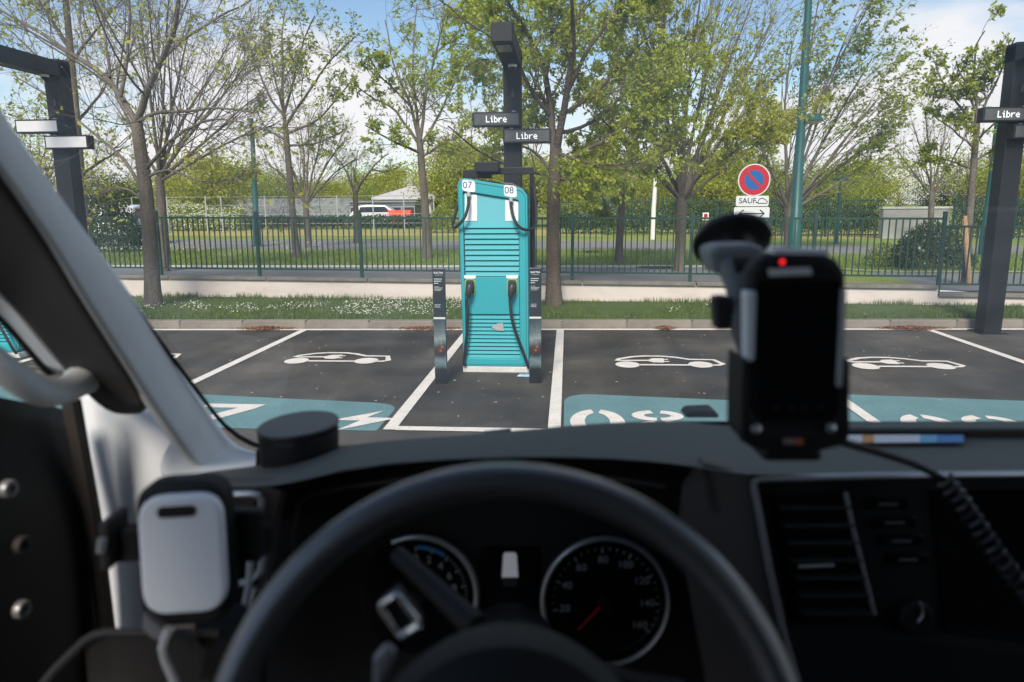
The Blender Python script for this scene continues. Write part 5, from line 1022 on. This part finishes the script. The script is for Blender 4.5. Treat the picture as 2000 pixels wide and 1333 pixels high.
# door: panel below the side window, seal strip, bolts, glass
patch('hinge_pillar', [[VX(px, py, -0.66) for px, py in ((-75, 765), (-60, 770), (60, 795), (150, 800))], [VX(px, py, -0.635) for px, py in ((-75, 960), (-60, 960), (60, 970), (172, 975))], [VX(px, py, -0.645) for px, py in ((-75, 1230), (-60, 1230), (60, 1240), (212, 1250))], [VX(px, py, -0.65) for px, py in ((-75, 1500), (-60, 1500), (60, 1500), (240, 1500))]], M_dk, thick=0.02)
MB().tube([VX(px, py, -0.618) for px, py in ((136, 782), (158, 900), (176, 1000), (192, 1120), (208, 1250), (222, 1420))], 0.011, 8).build('door_seal', M_seal, van, smooth=True)
MB().tube([VX(px, py, -0.612) for px, py in ((152, 782), (172, 900), (190, 1000), (206, 1120), (222, 1250))], 0.0045, 6).build('seal_lip', M_dk, van)
for px, py in ((12, 955), (38, 1064), (38, 1190)):
    p = VX(px, py, -0.618); bo = MB().lathe([(0.012, 0.0), (0.012, 0.006), (0.010, 0.009), (0.005, 0.009), (0.005, 0.004)], p, 18, (1, -0.2, 0)).build('bolt', mat('dull_steel', (0.22, 0.22, 0.22), 0.45, 0.6) if py != 1064 else M_dk2, van, smooth=True)
MB().flat([VX(px, py, -0.652) for px, py in ((-75, 772), (110, 790), (110, 726), (0, 600), (-75, 548))]).build('quarter_window', M_glass2, van)
# the driver's door stands open, hinged at the pillar
DM = Matrix.Rotation(R_(-82), 3, 'Z'); dh = Vector((-0.70, 0.86, 0)); dp_ = lambda y, z, x=0.0: tuple(dh+DM @ Vector((x, y, 0))+Vector((0, 0, EYE+z)))
door = MB().prism([dp_(0, -1.15), dp_(-1.0, -1.15), dp_(-1.05, -0.24), dp_(0, -0.28)], DM @ Vector((-0.07, 0, 0))).build('driver_door', M_body, van, bevel=0.015)
MB().prism([dp_(-0.04, -1.1, 0.02), dp_(-0.96, -1.1, 0.02), dp_(-1.0, -0.28, 0.02), dp_(-0.04, -0.32, 0.02)], DM @ Vector((-0.018, 0, 0))).build('door_lining', M_dk2, door)
MB().tube([dp_(0, -0.28, -0.03), dp_(-0.45, 0.40, -0.03), dp_(-1.03, 0.42, -0.03), dp_(-1.05, -0.24, -0.03)], 0.025, 8).build('window_frame', M_dk, door)
MB().flat([dp_(0, -0.28, -0.03), dp_(-0.45, 0.40, -0.03), dp_(-1.03, 0.42, -0.03), dp_(-1.05, -0.24, -0.03)]).build('pane', M_glass2, door)
# grab handle
P = resample([VX(-190, 560, -0.60), VX(-90, 650, -0.56), VX(0, 716, -0.545), VX(52, 756, -0.54), VX(90, 772, -0.54), VX(130, 764, -0.545), VX(160, 742, -0.555), VX(178, 722, -0.59)], 22)
gh = MB().tube([tuple(p) for p in P], [0.016]*14+[0.017, 0.018, 0.020, 0.022, 0.025, 0.028, 0.031, 0.032], 12).build('grab_handle', M_trim, van, smooth=True)
# shell: roof, back, floor, far side
MB().box((0.37, -0.32, EYE+0.50), (2.05, 1.36, 0.04)).build('roof_lining', M_head, van, bevel=0.02); MB().box((0.37, -0.32, EYE+0.57), (2.12, 1.42, 0.05)).build('roof_skin', M_body, van, bevel=0.02)
MB().box((0.37, -1.0, EYE-0.35), (2.05, 0.04, 1.74)).build('bulkhead', M_dk2, van); MB().box((0.37, 0.25, EYE-1.22), (2.0, 2.4, 0.05)).build('floor', M_dk, van)
MB().box((1.40, 0.2, EYE-0.78), (0.08, 2.3, 0.95)).build('passenger_door', M_dk2, van); MB().flat([(1.37, 0.80, EYE-0.28), (1.37, -0.75, EYE-0.28), (1.37, -0.75, EYE+0.46), (1.37, 0.28, EYE+0.46)]).build('side_window', M_glass2, van)
MB().tube([(1.29, 1.22, EYE-0.43), (1.24, 0.33, EYE+0.47)], 0.05, 8).build('windscreen_pillar', M_trim, van); MB().box((-0.62, -0.86, EYE-0.3), (0.06, 0.28, 1.6)).build('rear_pillar', M_dk2, van); MB().box((1.38, -0.86, EYE-0.3), (0.06, 0.28, 1.6)).build('rear_pillar', M_dk2, van)
patch('bonnet', [[(x, 1.19, EYE-0.47) for x in np.linspace(-0.6, 1.38, 8)], [(x, 1.55, EYE-0.62) for x in np.linspace(-0.62, 1.40, 8)], [(x, 1.82, EYE-0.95) for x in np.linspace(-0.58, 1.36, 8)], [(x, 1.86, EYE-1.45) for x in np.linspace(-0.58, 1.36, 8)]], M_body, thick=0.01)
MB().box((-0.695, 1.27, EYE-1.06), (0.05, 0.74, 0.7)).build('wing', M_body, van, bevel=0.02); MB().box((1.465, 0.3, EYE-0.86), (0.05, 2.4, 1.04)).build('door_skin', M_body, van, bevel=0.02)
for sx in (-0.52, 1.26): wl = MB().lathe([(0.25, -0.11), (0.34, -0.10), (0.345, 0.0), (0.34, 0.10), (0.25, 0.11)], (sx, 1.25, 0.345), 28, (1, 0, 0)).build('wheel', MATS['tyre'], van, smooth=True)
MB().box((1.05, -0.35, EYE-0.80), (0.55, 0.5, 0.16)).build('passenger_seat', M_dk2, van, bevel=0.05)

# dashboard top
CX = [338, 346, 356, 372, 430, 520, 600, 660, 760, 870, 1000, 1100, 1200, 1300, 1380, 1440, 1600, 1800, 2000, 2400, 3000]
crest = dict(zip(CX, [968, 948, 930, 916, 906, 893, 873, 856, 845, 838, 826, 815, 806, 802, 801, 801, 801, 801, 800, 802, 806]))
lip = dict(zip(CX, [985, 970, 958, 950, 947, 950, 934, 918, 903, 895, 890, 890, 893, 901, 912, 925, 927, 926, 925, 926, 928]))
def yc(px): return 0.98 if px < 620 else (0.98+0.14*min(1, max(0, (px-1150)/250)))
def yl(px): return 0.80
dash = patch('dashboard', [[V(px, crest[px]+14, yc(px)+0.14)+Vector((0, 0, -0.05)) for px in CX], [V(px, crest[px]+3, yc(px)+0.03) for px in CX], [V(px, crest[px]*0.55+lip[px]*0.45, yc(px)*0.55+yl(px)*0.45) for px in CX], [V(px, lip[px]-5, yl(px)+0.012) for px in CX], [V(px, lip[px]+3, yl(px)) for px in CX]], M_dash, thick=0.0)
MB().quadgrid([[V(px, crest[px]+14, yc(px)+0.14)+Vector((0, 0, -0.05)) for px in CX], [V(px, crest[px]+14, yc(px)+0.14)+Vector((0, 0.02, -0.6)) for px in CX]]).build('scuttle', M_dk, dash)
MB().tube([V(px, py, y_) for px, py, y_ in ((960, 856, 0.93), (1000, 851, 0.94), (1100, 840, 0.96), (1200, 835, 0.99), (1300, 831, 1.04), (1440, 827, 1.06), (1600, 827, 1.06), (1800, 828, 1.06), (2000, 829, 1.06), (2500, 832, 1.06))], 0.0032, 6).build('demister_strip', M_dk, dash, smooth=True)
# fascia left of the instrument hood
def plate_px(name, pts, y, m, parent, t=0.02, bevel=0.0):
    P = [V(px, py, y if not callable(y) else y(px, py)) for px, py in pts]; return MB().prism(P, (0, t, 0)).build(name, m, parent, bevel=bevel)
plate_px('fascia', [(345, 962), (372, 950), (520, 950), (552, 962), (536, 1010), (520, 1150), (500, 1420), (330, 1420)], 0.805, M_fas, dash, 0.03)
plate_px('fascia', [(1375, 905), (1440, 922), (1475, 934), (1490, 1000), (1540, 1230), (1590, 1430), (1400, 1430), (1330, 1050), (1340, 960)], 0.806, M_fas, dash, 0.02)
# instrument hood inner walls + face
IN = [(536, 1010), (548, 965), (600, 937), (660, 920), (760, 905), (870, 897), (1000, 892), (1100, 892), (1200, 895), (1300, 904), (1370, 915), (1385, 930), (1400, 1000)]
MB().quadgrid([[V(px, py, 0.802) for px, py in IN], [V(px+(960-px)*0.02, py+8, 0.96) for px, py in IN]]).build('hood_lining', M_dk, dash, smooth=True)
MB().tube([V(px, py, 0.88) for px, py in ((566, 1120), (572, 1040), (582, 985), (605, 966), (680, 950), (780, 938), (900, 931), (1060, 928), (1200, 935), (1300, 950))], 0.0038, 6).build('hood_bead', M_bead, dash, smooth=True)
face = plate_px('instrument_panel', [(500, 880), (1440, 880), (1480, 1450), (480, 1450)], 0.962, M_dk, dash, 0.02)
FY = 0.955
def circ(cx, cy, r, y, n=48, a0=0.0, a1=2*math.pi): return [V(cx+r*math.cos(a), cy-r*math.sin(a), y) for a in np.linspace(a0, a1, n)]
M_num = mat('dial_print', (0.34, 0.34, 0.33), 0.6); M_red = mat('needle_red', (0.55, 0.02, 0.03), 0.5); M_blue = mat('dial_blue', (0.05, 0.22, 0.42), 0.5)
def dial(cx, cy, r, a0, a1, labels, la0, la1, needle):
    d = MB().prism(circ(cx, cy, r-3, FY)[:-1], (0, 0.004, 0)).build('dial', M_gloss, dash)
    MB().tube(circ(cx, cy, r, FY-0.012, 60, a0, a1), 0.0042, 8).build('bezel', M_sil, d, smooth=True)
    m = MB(); n = (len(labels)-1)*4
    for k in range(n+1):
        a = la0+(la1-la0)*k/n; l_ = 10 if k % 4 == 0 else 5; c, s = math.cos(a), math.sin(a); m.tube([V(cx+(r-18)*c, cy-(r-18)*s, FY-0.001), V(cx+(r-18-l_)*c, cy-(r-18-l_)*s, FY-0.001)], 0.0008 if k % 4 else 0.0012, 4)
    m.build('scale', M_num, d)
    for k, tx in enumerate(labels):
        a = la0+(la1-la0)*k/(len(labels)-1); p = V(cx+(r-42)*math.cos(a), cy-(r-42)*math.sin(a), FY-0.002); text(tx, 0.0155, M_num, p, d, depth=0.0003)
    MB().lathe([(0.011, 0), (0.011, 0.012), (0.009, 0.014)], V(cx, cy, FY), 18, (0, -1, 0)).build('hub_cap', M_dk, d, smooth=True)
    if needle is not None: MB().tube([V(cx+14*math.cos(needle), cy-14*math.sin(needle), FY-0.008), V(cx+(r-45)*math.cos(needle), cy-(r-45)*math.sin(needle), FY-0.008)], [0.0022, 0.0009], 5).build('needle', M_red, d)
    return d
dial(1183, 1175, 123, -2.2, 4.08, ['20', '40', '60', '80', '100', '120', '140', '160'], R_(190), R_(-35), R_(226))
d2 = dial(815, 1165, 116, R_(-14), R_(115), ['0', '2', '4', '6', '8', '10'], R_(92), R_(-8), None)
MB().tube(circ(815, 1165, 96, FY-0.001, 14, R_(56), R_(90)), 0.0032, 5).build('power_band', M_blue, d2)
# trip display with a small vehicle picture
dp = plate_px('trip_display', [(938, 1072), (1050, 1072), (1050, 1205), (938, 1205)], FY-0.001, M_gloss, dash, 0.004); plate_px('vehicle_picture', [(983, 1084), (987, 1080), (1005, 1080), (1009, 1084), (1012, 1128), (980, 1128)], FY-0.003, mat('display_grey', (0.5, 0.5, 0.52), 0.6, emit=((0.55, 0.55, 0.6), 0.10)), dp, 0.001); plate_px('vehicle_shadow', [(980, 1131), (1012, 1131), (1010, 1146), (983, 1146)], FY-0.003, M_dk2, dp, 0.001)
# centre console face, vent, trim, buttons, screen
cf = plate_px('centre_panel', [(1478, 934), (2100, 924), (3000, 924), (3000, 1450), (1590, 1450), (1535, 1230)], 0.83, M_dk, dash, 0.03)
MB().tube([V(px, py, 0.803) for px, py in ((1560, 1330), (1528, 1225), (1502, 1110), (1484, 1010), (1472, 950), (1474, 940), (1482, 936), (1500, 935), (1700, 930), (1900, 927), (2100, 925), (2600, 924))], 0.0042, 8).build('silver_trim', M_sil, dash, smooth=True)
plate_px('vent_recess', [(1508, 968), (1656, 962), (1702, 1205), (1560, 1225)], 0.825, M_gap if False else M_gloss, dash, 0.004)
for k in range(7):
    y0 = 990+k*34; x0 = 1516+k*7.2; MB().box(V(x0+72, y0, 0.815), (0.083, 0.022, 0.0022), M=Matrix.Rotation(R_(-14), 3, 'X')).build('vent_slat', M_dk2, dash)
MB().tube([V(1560, 1107, 0.806), V(1628, 1104, 0.806)], 0.0022, 6).build('vent_tab', M_sil, dash)
MB().tube([V(1651, 962, 0.81), V(1668, 1040, 0.81), V(1688, 1120, 0.81), V(1708, 1200, 0.81)], 0.0028, 6).build('vent_trim', M_sil, dash)
for k, tx in enumerate(('MEDIA', 'RADIO', 'PHONE', 'MENU')):
    p = V(1732+k*13, 983+k*36, 0.8285); b = MB().box(p, (0.052, 0.006, 0.015)).build('button', M_gloss, dash, bevel=0.002); MB().box(p+Vector((0, -0.0035, 0)), (0.024, 0.001, 0.0028)).build('button_mark', mat('dim_mark', (0.10, 0.10, 0.10), 0.6), b)
kb_ = MB().lathe([(0.021, 0.0), (0.021, 0.016), (0.018, 0.019), (0.014, 0.019), (0.0135, 0.016)], V(1777, 1195, 0.83), 24, (0, -1, 0.1)).build('volume_knob', M_dk, dash, smooth=True); MB().tube([V(1777+17*math.cos(a)*1.5, 1195-17*math.sin(a)*1.5, 0.812) for a in np.linspace(-1.0, 0.8, 10)], 0.0016, 5).build('knob_ring', M_sil, kb_)
plate_px('media_screen', [(1820, 960), (2500, 955), (2500, 1260), (1850, 1260)], 0.826, M_gloss, dash, 0.004)
plate_px('lower_console', [(1500, 1235), (1640, 1235), (2100, 1290), (3000, 1290), (3000, 1600), (1500, 1600)], 0.80, M_dk, dash, 0.05)
# ledge on the dashboard top with its slot
MB().prism([V(1652, 829, 1.03), V(2500, 831, 1.03), V(2500, 842, 0.975), V(1652, 842, 0.975)], (0, 0.0, 0.004)).build('dash_ledge', M_dash, dash, bevel=0.003); plate_px('dash_slot', [(1652, 843), (1890, 843), (1884, 851), (1652, 852)], 0.958, M_dk, dash, 0.004)
pp = V(1785, 856, 1.0)
r = thing('paper_leaflet', 'white and blue printed leaflet tucked into the dashboard slot', 'leaflet', van.matrix_basis @ Vector((0, 0, 0)), YAW)
for x0, x1, m_ in ((1655, 1684, 'leaf_white'), (1684, 1707, 'leaf_orange'), (1707, 1797, 'leaf_white'), (1797, 1830, 'leaf_cyan'), (1830, 1882, 'leaf_blue')):
    c_ = {'leaf_white': (0.72, 0.70, 0.72), 'leaf_orange': (0.62, 0.26, 0.06), 'leaf_cyan': (0.12, 0.42, 0.60), 'leaf_blue': (0.03, 0.20, 0.48)}[m_]
    MB().prism([V(x0, 866, 0.930), V(x1, 865, 0.930), V(x1, 851, 0.952), V(x0, 851, 0.952)], (0, 0, 0.001)).build('printed_panel', mat(m_, c_, 0.5), r)
# side vent frame at the end of the dashboard and its cables
MB().tube([V(px, py, 0.795) for px, py in ((425, 966), (490, 965), (504, 968), (511, 978), (509, 1010))], 0.004, 8).build('vent_frame', M_sil, dash, smooth=True); MB().tube([V(px, py, 0.795) for px, py in ((500, 1150), (478, 1215), (468, 1228), (455, 1232), (405, 1233))], 0.0042, 8).build('vent_frame', M_sil, dash, smooth=True)
plate_px('side_vent', [(420, 972), (505, 972), (508, 1110), (470, 1225), (410, 1228)], 0.80, M_gloss, dash, 0.003)
kk = MB().lathe([(0.024, 0.0), (0.024, 0.012), (0.020, 0.016)], V(487, 1050, 0.79), 20, (-0.5, -1, 0)).build('side_vent_knob', M_dk, dash, smooth=True)
# steering wheel
WT = R_(25); wc = Vector((-0.005, 0.385, EYE-0.345)); up = Vector((0, math.sin(WT), math.cos(WT))); xa = Vector((1, 0, 0)); nm_ = Vector((0, -math.cos(WT), math.sin(WT)))
wp = lambda a, r, h=0.0: wc+xa*(r*math.cos(a))+up*(r*math.sin(a))+nm_*h
wheel = MB().tube([wp(a, 0.1800) for a in np.linspace(0, 2*math.pi, 96, endpoint=False)], 0.0122, 16, closed=True).build('steering_wheel', M_lea, van, smooth=True)
MB().lathe([(0.095, -0.06), (0.098, -0.02), (0.088, 0.0), (0.06, 0.012), (0.02, 0.016)], wc-up*0.012, 40, nm_).build('airbag_hub', M_dk, wheel, smooth=True)
for a, wd in ((R_(180), 0.05), (R_(0), 0.05), (R_(270), 0.045)):
    t_ = Vector(-xa*math.sin(a)+up*math.cos(a)); MB().prism([wp(a, 0.07, -0.012)-t_*wd*0.6, wp(a, 0.07, -0.012)+t_*wd*0.6, wp(a, 0.172, -0.004)+t_*wd*0.45, wp(a, 0.172, -0.004)-t_*wd*0.45], nm_*-0.012).build('spoke', M_dk, wheel, bevel=0.004)
# switch pods on the spoke with chrome outlines
def loop(pts, y, r_, nm, m, par): return MB().tube([V(px, py, y) for px, py in pts], r_, 8, closed=True).build(nm, m, par, smooth=True)
plate_px('switch_pod', [(735, 1185), (776, 1155), (826, 1222), (785, 1254)], 0.50, M_dk, wheel, 0.015, 0.003); q = rounded([(741, 1184), (775, 1160), (820, 1219), (784, 1246)], 9, 3); loop([(u.x, u.y) for u in q], 0.497, 0.0024, 'switch_bezel', M_ctl, wheel)
MB().tube([V(px, py, 0.495) for px, py in ((784, 1243), (817, 1219))], 0.0040, 8).build('switch_key', M_ctl, wheel, smooth=True)
plate_px('switch_pod', [(728, 1290), (752, 1262), (775, 1278), (748, 1345), (725, 1345)], 0.47, mat('switch_grey', (0.22, 0.22, 0.23), 0.35), wheel, 0.01, 0.004)
MB().tube([V(930, 1225, 0.60), V(860, 1160, 0.64), V(775, 1082, 0.68)], [0.013, 0.011, 0.009], 10).build('indicator_stalk', M_dk, van, smooth=True); MB().tube([V(1100, 1290, 0.60), V(1230, 1330, 0.64), V(1330, 1345, 0.66)], 0.010, 10).build('wiper_stalk', M_dk, van, smooth=True)
MB().tube([wp(0, 0, -0.05)-nm_*0.0, wc-nm_*0.45], 0.06, 14).build('steering_column', M_dk, van)
# tray at the door end of the dashboard
tr = MB().tube([V(px, py, 0.66) for px, py in ((40, 1390), (110, 1305), (165, 1252), (185, 1240), (210, 1235), (300, 1236), (430, 1238))], 0.0042, 8).build('dash_tray', M_dk2, van, smooth=True); MB().quadgrid([[V(px, py, 0.662) for px, py in ((165, 1252), (210, 1236), (300, 1237), (430, 1239))], [V(px, py, 0.70) for px, py in ((180, 1420), (220, 1400), (310, 1400), (440, 1400))]]).build('tray_wall', M_dk2, tr)
p = V(222, 1372, 0.70); tag(MB().lathe([(0.024, -0.07), (0.030, 0.0), (0.0315, 0.004), (0.028, 0.006), (0.010, 0.007)], (0, 0, 0), 24).build('paper_cup', mat('cup_white', (0.75, 0.75, 0.74), 0.5), smooth=True), 'white paper cup standing in the tray below the phone holder', 'cup').location = Matrix.Rotation(YAW, 3, 'Z') @ p

# ---- loose things in the cab (top level, all in the van's frame)
def cab(name, label, cat): return thing(name, label, cat, (0, 0, 0), YAW)
# lidded pot on the dashboard
pot = cab('dash_pot', 'round black lidded pot standing on the dashboard behind the windscreen', 'pot'); s_ = 1.0; pc = V(586, 884, 0.95); PR = 82/FPX*0.94
MB().lathe([(PR*0.93, -0.02), (PR*0.96, 0.006), (PR*0.98, 0.030), (PR*0.97, 0.034)], pc, 36).build('body', M_dk, pot, smooth=True)
MB().prism([tuple(pc+Vector((PR*1.0*math.cos(a), PR*math.sin(a), 0.036+0.004*math.cos(a-0.6)))) for a in np.linspace(0, 2*math.pi, 40, endpoint=False)], (0, 0, 0.006)).build('lid', mat('lid_plastic', (0.02, 0.025, 0.028), 0.4), pot, bevel=0.002)
plate_px('latch', [(535, 865), (575, 865), (572, 876), (537, 876)], 0.95-PR*0.985, M_dk2, pot, 0.004)
# phone holder: clamp body, pale pad, arm, cable
ph = cab('phone_holder', 'empty phone holder with a pale grey oval pad and black clamp arms', 'phone holder')
def rr_px(x0, y0, x1, y1, rad, y, tilt=0.0, n=6):
    cx, cy = (x0+x1)/2, (y0+y1)/2; o_ = []
    for u in rounded([(x0, y0), (x1, y0), (x1, y1), (x0, y1)], rad, n):
        dx, dy = u.x-cx, u.y-cy; o_.append(V(cx+dx*math.cos(tilt)-dy*math.sin(tilt), cy+dx*math.sin(tilt)+dy*math.cos(tilt), y))
    return o_
TI = R_(-3.5)
MB().prism(rr_px(266, 944, 444, 1225, 55, 0.635, TI), (0, 0.03, 0)).build('body', M_dk, ph, bevel=0.006); pad = MB().prism(rr_px(271, 970, 436, 1201, 52, 0.624, TI), (0, 0.012, 0)).build('pad', mat('pad_grey', (0.80, 0.81, 0.82), 0.55), ph, bevel=0.004, seg=3)
MB().prism(rr_px(307, 990, 381, 1011, 9, 0.6225, TI), (0, 0.003, 0)).build('pad_slot', M_dk, pad)
plate_px('clamp_arm', [(206, 1037), (272, 1030), (272, 1098), (206, 1104)], 0.645, M_dk, ph, 0.015, 0.003); plate_px('clamp_jaw', [(188, 1022), (212, 1018), (214, 1118), (192, 1122)], 0.63, M_dk2, ph, 0.04, 0.005); plate_px('clamp_arm', [(436, 1000), (508, 1000), (508, 1100), (436, 1100)], 0.66, M_dk, ph, 0.015, 0.003)
MB().tube([V(200, 1052, 0.625), V(197, 1078, 0.625)], 0.004, 8).build('clamp_pin', M_sil, ph); plate_px('foot', [(278, 1200), (318, 1232), (330, 1262), (296, 1250), (276, 1232)], 0.625, mat('foot_grey', (0.14, 0.14, 0.15), 0.5), ph, 0.02, 0.003)
MB().tube([V(440, 1225, 0.68), V(420, 1300, 0.72), V(400, 1400, 0.74)], 0.03, 10).build('stem', M_dk, ph)
M_cab = mat('white_cable', (0.42, 0.42, 0.41), 0.5); wcable = cab('charging_cable', 'white charging cable hanging from the phone holder', 'cable')
def cablet(pts, y, r_=0.0042, nm='cable_run'): P_ = resample([V(px, py, y) for px, py in pts], 16); MB().tube([tuple(p) for p in P_], r_, 8).build(nm, M_cab, wcable, smooth=True)
cablet([(332, 1228), (324, 1245), (318, 1268)], 0.62, 0.005, 'plug'); cablet([(318, 1268), (322, 1290), (336, 1320), (348, 1350), (352, 1400)], 0.62); cablet([(490, 1090), (487, 1140), (478, 1190), (470, 1225)], 0.77, 0.0045); cablet([(512, 1090), (508, 1118), (488, 1136), (460, 1142)], 0.77, 0.004); cablet([(478, 1012), (468, 1030), (464, 1055), (470, 1082)], 0.775, 0.005); cablet([(388, 1266), (402, 1258), (416, 1250)], 0.70, 0.004)
# handheld terminal in its cradle
tm = cab('handheld_terminal', 'black handheld terminal with a red light, upright in a windscreen cradle', 'terminal'); TY = 0.59
MB().prism([V(px, py, TY) for px, py in ((1480, 512), (1500, 498), (1520, 494), (1610, 496), (1640, 508), (1656, 532), (1658, 580), (1650, 720), (1650, 850), (1462, 852), (1458, 720), (1462, 560), (1468, 530))], (0, 0.028, 0)).build('body', M_dk, tm, bevel=0.008, seg=3)
MB().prism([V(px, py, TY-0.0015) for px, py in ((1483, 548), (1640, 548), (1634, 800), (1620, 822), (1492, 822), (1480, 800))], (0, 0.001, 0)).build('screen', M_gloss, tm)
for px, py in ((1517, 795), (1545, 796), (1573, 797), (1604, 796)): plate_px('key_symbol', [(px-5, py-2), (px+5, py-2), (px+5, py+3), (px-5, py+3)], TY-0.0022, M_dk2, tm, 0.0005)
plate_px('speaker_slot', [(1500, 526), (1584, 523), (1588, 538), (1503, 541)], TY-0.0025, mat('slot_silver', (0.62, 0.62, 0.64), 0.4), tm, 0.002, 0.001); plate_px('scanner_window', [(1512, 486), (1618, 488), (1620, 499), (1510, 498)], TY+0.004, mat('scan_glass', (0.70, 0.76, 0.84), 0.3), tm, 0.015)
plate_px('side_grip', [(1460, 570), (1480, 568), (1478, 640), (1476, 708), (1460, 708)], TY-0.004, mat('grip_grey', (0.55, 0.60, 0.62), 0.4), tm, 0.02, 0.003); plate_px('side_grip', [(1645, 563), (1656, 565), (1648, 758), (1634, 758)], TY-0.004, mat('grip_dark', (0.38, 0.39, 0.38), 0.4), tm, 0.02, 0.003)
plate_px('orange_key', [(1455, 588), (1461, 586), (1460, 622), (1455, 622)], TY+0.004, mat('key_orange', (0.55, 0.25, 0.03), 0.5), tm, 0.01)
MB().lathe([(0.0020, 0), (0.0016, 0.001)], V(1528, 512, TY-0.001), 14, (0, -1, 0)).build('red_light', mat('led_red', (0.8, 0.02, 0.02), 0.4, emit=((1.0, 0.02, 0.03), 0.7)), tm)
cr_ = cab('terminal_cradle', 'black windscreen suction mount and cradle holding the handheld terminal', 'cradle')
MB().prism([V(px, py, TY-0.004) for px, py in ((1452, 700), (1466, 706), (1468, 800), (1490, 838), (1620, 840), (1640, 806), (1646, 700), (1662, 700), (1662, 850), (1650, 872), (1600, 884), (1510, 886), (1460, 872), (1448, 850))], (0, 0.045, 0)).build('cup', M_dk, cr_, bevel=0.005)
plate_px('dash_foot', [(1496, 878), (1608, 878), (1612, 905), (1490, 905)], TY+0.01, M_dk, cr_, 0.06, 0.006); plate_px('back_plate', [(1448, 560), (1470, 556), (1470, 870), (1448, 866)], TY+0.03, M_dk2, cr_, 0.012, 0.003); plate_px('maker_plate', [(1532, 858), (1568, 858), (1568, 868), (1532, 868)], TY-0.007, mat('maker_print', (0.28, 0.20, 0.18), 0.5), cr_, 0.002); plate_px('maker_plate', [(1557, 858), (1569, 858), (1569, 869), (1557, 869)], TY-0.008, mat('maker_orange', (0.5, 0.12, 0.06), 0.5), cr_, 0.001)
for px, py in ((1476, 838), (1622, 836)): MB().lathe([(0.004, 0), (0.004, 0.002), (0.002, 0.003)], V(px, py, TY-0.005), 12, (0, -1, 0.3)).build('screw', M_sil, cr_, smooth=True)
sc_ = WS(1428, 468); gn = Vector((0, -1, -1)).normalized(); MB().lathe([(0.0445, 0.001), (0.044, 0.006), (0.038, 0.011), (0.030, 0.014), (0.024, 0.022), (0.018, 0.03)], sc_, 36, gn).build('suction_cup', mat('cup_rubber', (0.012, 0.012, 0.013), 0.35), cr_, smooth=True)
MB().prism([V(px, py, 0.70) for px, py in ((1386, 486), (1412, 478), (1470, 476), (1500, 488), (1498, 512), (1470, 530), (1430, 540), (1398, 536))], (0, 0.05, 0)).build('lever', mat('lever_grey', (0.17, 0.19, 0.20), 0.45), cr_, bevel=0.006)
MB().tube([V(1435, 520, 0.70), V(1446, 560, 0.68), V(1456, 640, 0.655), V(1480, 690, 0.65)], [0.016, 0.014, 0.014, 0.016], 12).build('arm', mat('arm_grey', (0.09, 0.10, 0.105), 0.5), cr_, smooth=True); MB().lathe([(0.015, -0.012), (0.016, 0.0), (0.014, 0.012)], V(1452, 530, 0.69), 18, (1, 0, 0)).build('joint', M_dk, cr_, smooth=True)
MB().prism(rr_px(1398, 580, 1430, 646, 10, 0.655, R_(-4)), (0, 0.02, 0)).build('wing_knob', M_dk2, cr_, bevel=0.004); MB().tube([V(1425, 614, 0.665), V(1462, 612, 0.665)], 0.009, 10).build('knob_shaft', M_dk, cr_)
# coiled cord
cd_ = cab('coiled_cord', 'black coiled cord running from the cradle across the dashboard', 'cord'); P_ = resample([V(1640, 862, 0.66), V(1720, 885, 0.70), V(1790, 908, 0.74), V(1845, 938, 0.755)], 14); MB().tube([tuple(p) for p in P_], 0.004, 8).build('straight_run', M_dk, cd_, smooth=True)
ax_ = resample([V(1843, 936, 0.755), V(1890, 1000, 0.74), V(1950, 1090, 0.72), V(2060, 1230, 0.70), V(2150, 1330, 0.69)], 200); hel = []
for k, p in enumerate(ax_): t = Vector(ax_[min(k+1, 199)]-ax_[max(k-1, 0)]).normalized(); u = t.cross(Vector((0, 1, 0))).normalized(); v = t.cross(u); a = k*0.785*1.05; hel.append(Vector(p)+0.009*(math.cos(a)*u+math.sin(a)*v))
MB().tube(hel, 0.0030, 6).build('coil', mat('cord_rubber', (0.012, 0.0125, 0.013), 0.4), cd_, smooth=True)
# parking disc label and washer jet at the foot of the windscreen
p = WS(972, 836); tag(MB().prism([WS(944, 845)+Vector((0, -.006, -.006)), WS(998, 838)+Vector((0, -.006, -.006)), WS(998, 830)+Vector((0, -.006, -.006)), WS(946, 836)+Vector((0, -.006, -.006))], (0, 0.002, 0.002)).build('glass_label', mat('label_pale', (0.45, 0.48, 0.47), 0.5)), 'small pale label stuck to the foot of the windscreen', 'label'); bpy.data.objects[-1] if False else None
o = [x_ for x_ in bpy.data.objects if x_.name.startswith('glass_label')][0]; o.rotation_euler = (0, 0, YAW)
MB().prism([V(1338, 818, 1.21), V(1348, 806, 1.21), V(1400, 804, 1.21), V(1408, 818, 1.21)], (0, 0.05, 0)).build('washer_jet', M_dk, van, bevel=0.006)

# ---- repeats of one kind carry one group phrase
GROUPS = {'belt_tree': 'leafy trees in the belt beyond the fence', 'vase_tree': 'fan-shaped many-stemmed trees beyond the fence', 'slender_tree': 'slender young trees beyond the fence', 'ev_charger': 'teal chargers along the bays',
          'charger_light_pole': 'dark light poles along the kerb', 'info_totem': 'information totems flanking the charger', 'lamp_post': 'green lamp posts beyond the fence', 'manhole_cover': 'manhole covers beyond the fence',
          'parked_car': 'cars parked in the background', 'clipped_hedge': 'dark hedges beyond the fence', 'leafy_shrub': 'shrubs beyond the fence', 'mesh_fence': 'far green bar fences', 'leaf_litter': 'catkin litter along the kerb'}
for o in bpy.data.objects:
    k = o.name.split('.')[0]
    if o.parent is None and k in GROUPS and 'label' in o: o['group'] = GROUPS[k]
